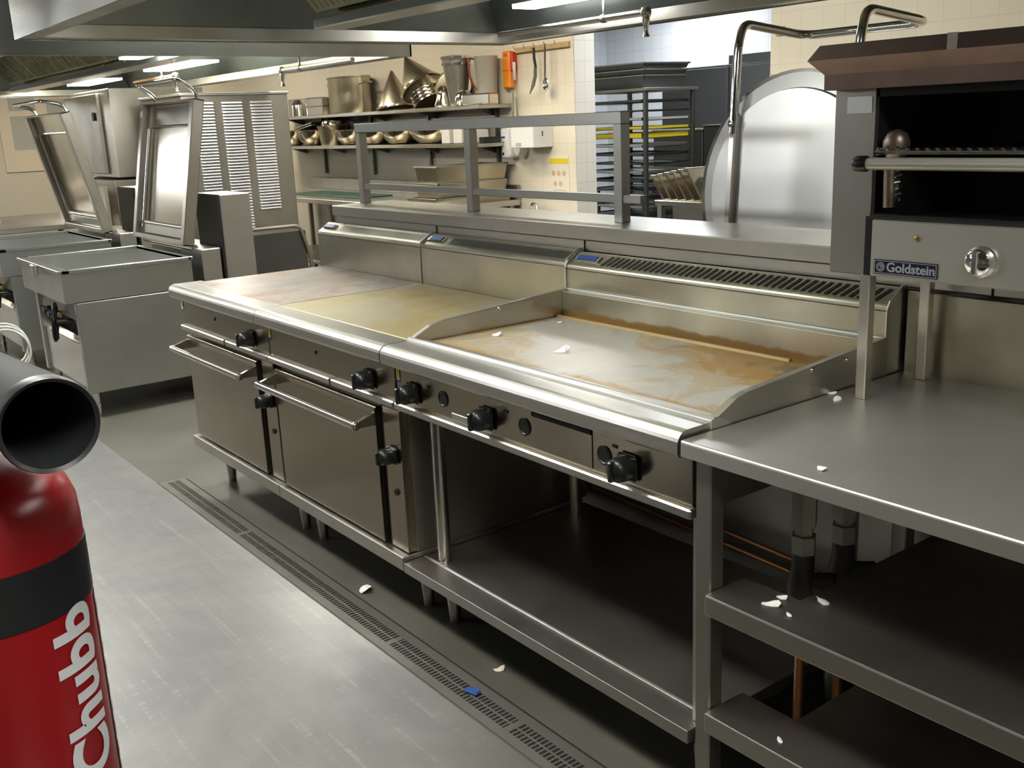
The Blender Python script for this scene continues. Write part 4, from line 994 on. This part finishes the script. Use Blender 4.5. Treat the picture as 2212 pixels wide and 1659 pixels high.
sprinkler(-7.0, -6.1, 1.27, 1.945, 'coppery suppression pipe under the farther hood', 'copper')

# ------------------------------------------------------------------ floor drain and litter
r = thing('floor_drain', 'long slotted drain channel in the floor before the range', 'drain', (-1.4, -.04, 0))
G().box(-3.1, .55, -.112, -.082, 0, .003).build('frame', M['drain'], r); G().box(-3.1, .55, -.028, .002, 0, .003).build('frame', M['drain'], r); G().box(-3.125, -3.1, -.112, .002, 0, .003).build('frame', M['drain'], r)
G().box(-3.1, .55, -.082, -.028, 0, .0008).build('channel', M['black'], r); G().box(-3.1, .55, .006, .011, 0, .0012).build('seal', M['black'], r)
g = G()
for k in range(240):
    x = -3.1+k*.0152
    g.box(x, x+.0055, -.082, -.028, .0009, .003)
g.box(-3.1, .55, -.058, -.052, .0009, .0032)
for x in (-1.15, -.55, -2.3): g.box(x, x+.02, -.082, -.028, .0009, .0034)
g.build('grate', M['drain'], r)
scrap('paper_scrap', 'white torn paper scrap on the floor before the middle oven', -1.52, .055, 0, .032, M['paper'], -.5, .5)
scrap('paper_scrap', 'crumpled pale crumb on the floor below the griddle', -.79, .085, 0, .015, M['cream'], .8, .9)
tag(G().box(-.022, .022, -.012, .012, .0035, .012, .003).xf(Matrix.Translation((-.741, -.045, 0)) @ Matrix.Rotation(.3, 4, 'Z')).build('plastic_clip', M['blue']), 'small blue plastic clip on the drain grate', 'clip')

# ------------------------------------------------------------------ foreground counter and extinguisher
r = thing('steel_counter', 'scratched stainless counter in the foreground', 'counter', (-.3, -1.3, 0))
G().box(-1.75, 1.15, -1.75, -.885, .862, .9, .003).build('counter_top', M['counter'], r)
for xx in (-1.7, 1.06):
    for yy in (-1.7, -.975): G().box(xx, xx+.04, yy, yy+.04, 0, .864, .003).build('leg', M['dull'], r)
G().box(-1.65, 1.05, -1.66, -.96, .25, .28, .003).build('undershelf', M['dull'], r)

ex, ey, R = .564, -1.333, .068
hx_, hy_ = -.992, .129            # horizontal direction in which the printed side looks away
r = thing('fire_extinguisher', 'red fire extinguisher with black horn on the foreground counter', 'fire extinguisher', (ex, ey, .9))
G().lathe([(0, .9), (R*.9, .9), (R, .912), (R, 1.265), (R*.985, 1.281), (R*.92, 1.294), (R*.78, 1.304), (R*.55, 1.311), (R*.3, 1.314), (0, 1.315)], (ex, ey, 0), seg=72).build('cylinder', M['red'], r)
M['band'] = mat('black label band', (.015, .016, .02), .35)
G().lathe([(R+.0002, 1.207), (R+.0008, 1.207), (R+.0008, 1.250), (R+.0002, 1.250)], (ex, ey, 0), seg=72).build('band', M['band'], r)
def on_cyl(th, z, off):
    return Vector((ex+(R+off)*(-hx_*math.cos(th)+hy_*math.sin(th)), ey+(R+off)*(-hy_*math.cos(th)-hx_*math.sin(th)), z))
# printed word running up the cylinder, letters turned a quarter
b = text_mesh('Chubb', 1.0, .036, 1.03)
bmesh.ops.triangulate(b, faces=b.faces[:])
wx = max(v.co.x for v in b.verts); hy2 = max(v.co.y for v in b.verts)
for _ in range(3):
    es = [e for e in b.edges if abs(e.verts[0].co.y-e.verts[1].co.y) > .1]
    bmesh.ops.subdivide_edges(b, edges=es, cuts=1)
    bmesh.ops.triangulate(b, faces=b.faces[:])
for v in b.verts:
    th = math.radians(59-(v.co.y/hy2)*32); v.co = on_cyl(th, 1.070+v.co.x/wx*.139, .0008)
g = G(); g._take(b)
# round mark printed before the word
for k in range(28):
    a0, a1 = 2*PI*k/28, 2*PI*(k+1)/28
    f = lambda a, q: on_cyl(math.radians(45+15*q*math.cos(a)), 1.043+.018*q*math.sin(a), .0008)
    g.quad(f(a0, 1), f(a1, 1), f(a1, .62), f(a0, .62))
    g.quad(f(a0, .34), f(a1, .34), f(a1, 0.02), f(a0, 0.02))
g.build('lettering', M['letter'], r)
g = G(); n = 12
for k in range(n):
    t0, t1 = (math.radians(78+62*q/n) for q in (k, k+1))
    g.quad(on_cyl(t0, .93, .0006), on_cyl(t1, .93, .0006), on_cyl(t1, 1.20, .0006), on_cyl(t0, 1.20, .0006))
g.build('side_label', M['letter'], r)
g = G()
for k in range(14):
    for q in range(5):
        t0, t1 = math.radians(80+q*9), math.radians(87+q*9); z = 1.19-k*.018
        g.quad(on_cyl(t0, z, .0009), on_cyl(t1, z, .0009), on_cyl(t1, z-.006, .0009), on_cyl(t0, z-.006, .0009))
g.build('side_label_print', M['redp'], r)
G().lathe([(0, 1.312), (.016, 1.312), (.016, 1.36), (.019, 1.37), (.024, 1.372), (.024, 1.40), (.016, 1.405), (0, 1.407)], (ex, ey, 0), seg=20).build('valve', M['brass'], r)
G().tube(fillet([(ex, ey, 1.402), (ex-.03, ey, 1.43), (ex-.13, ey+.01, 1.455)], .02), .011, 10).build('squeeze_lever', M['blackp'], r)
G().tube(fillet([(ex, ey, 1.385), (ex-.04, ey, 1.39), (ex-.13, ey+.01, 1.40)], .02), .011, 10).build('carry_handle', M['blackp'], r)
A, B = Vector((.694, -1.302, 1.366)), Vector((.455, -1.312, 1.372))
d = A-B; Lh = d.length
hn = G().lathe([(0, 0), (.012, 0), (.016, .01), (.019, .03), (.0292, Lh*.86), (.0296, Lh-.002)], B, d, 40).build('horn', M['horn'], r)
G().lathe([(.0296, Lh-.010), (.0310, Lh-.009), (.0315, Lh), (.0305, Lh+.003), (.0280, Lh+.001), (.0270, Lh-.02), (.017, .04), (0, .035)], B, d, 40).build('horn_mouth', M['horni'], hn)
G().tube(fillet([(ex, ey, 1.385), (ex-.04, ey-.03, 1.40), (B.x-.05, ey-.02, 1.39), B-Vector((.05, 0, 0)), B], .03), .008, 10).build('swivel_arm', M['blackp'], r)
g = G()
for k in range(3):
    T = Matrix.Translation((.536+.003*k, -1.292, 1.392-.002*k)) @ Matrix.Rotation(math.radians(75+4*k), 4, 'Y') @ Matrix.Rotation(.2*k, 4, 'X')
    q = G().tube([(.0165*math.cos(2*PI*i/24), .0165*math.sin(2*PI*i/24), 0) for i in range(24)], .0008, 8, True).xf(T)
    me = bpy.data.meshes.new('t'); q.bm.to_mesh(me); q.bm.free(); g.bm.from_mesh(me); bpy.data.meshes.remove(me)
g.build('safety_tie', M['clear'], r)

# ------------------------------------------------------------------ world, camera, view
w = bpy.data.worlds.new('room air'); sc.world = w; w.use_nodes = True
w.node_tree.nodes['Background'].inputs[0].default_value = (.5, .5, .5, 1); w.node_tree.nodes['Background'].inputs[1].default_value = .02
cam = bpy.data.cameras.new('camera'); co = bpy.data.objects.new('camera', cam); COL.objects.link(co)
cam.sensor_width = 36; cam.sensor_fit = 'HORIZONTAL'; cam.lens = 2188/2212*36; cam.clip_start = .02
yaw, pit, rol = -.9273, .25445, .04282
f = Vector((math.sin(yaw)*math.cos(pit), math.cos(yaw)*math.cos(pit), -math.sin(pit)))
rt = Vector((math.cos(yaw), -math.sin(yaw), 0)); dn = f.cross(rt)
r2 = rt*math.cos(rol)+dn*math.sin(rol); d2 = dn*math.cos(rol)-rt*math.sin(rol)
R3 = Matrix((r2, -d2, -f)).transposed()
co.matrix_world = Matrix.Translation((1.358, -1.436, 1.539)) @ R3.to_4x4()
sc.camera = co
vs = sc.view_settings
sc.display_settings.display_device = 'sRGB'
vs.view_transform = 'Standard'; vs.look = 'None'; vs.gamma = 1; vs.use_curve_mapping = False
vs.exposure = EXPOSURE
cy_ = sc.cycles
cy_.max_bounces = 10; cy_.diffuse_bounces = 5; cy_.glossy_bounces = 8
cy_.use_denoising = True; cy_.sample_clamp_indirect = 6
cy_.caustics_reflective = False; cy_.caustics_refractive = False
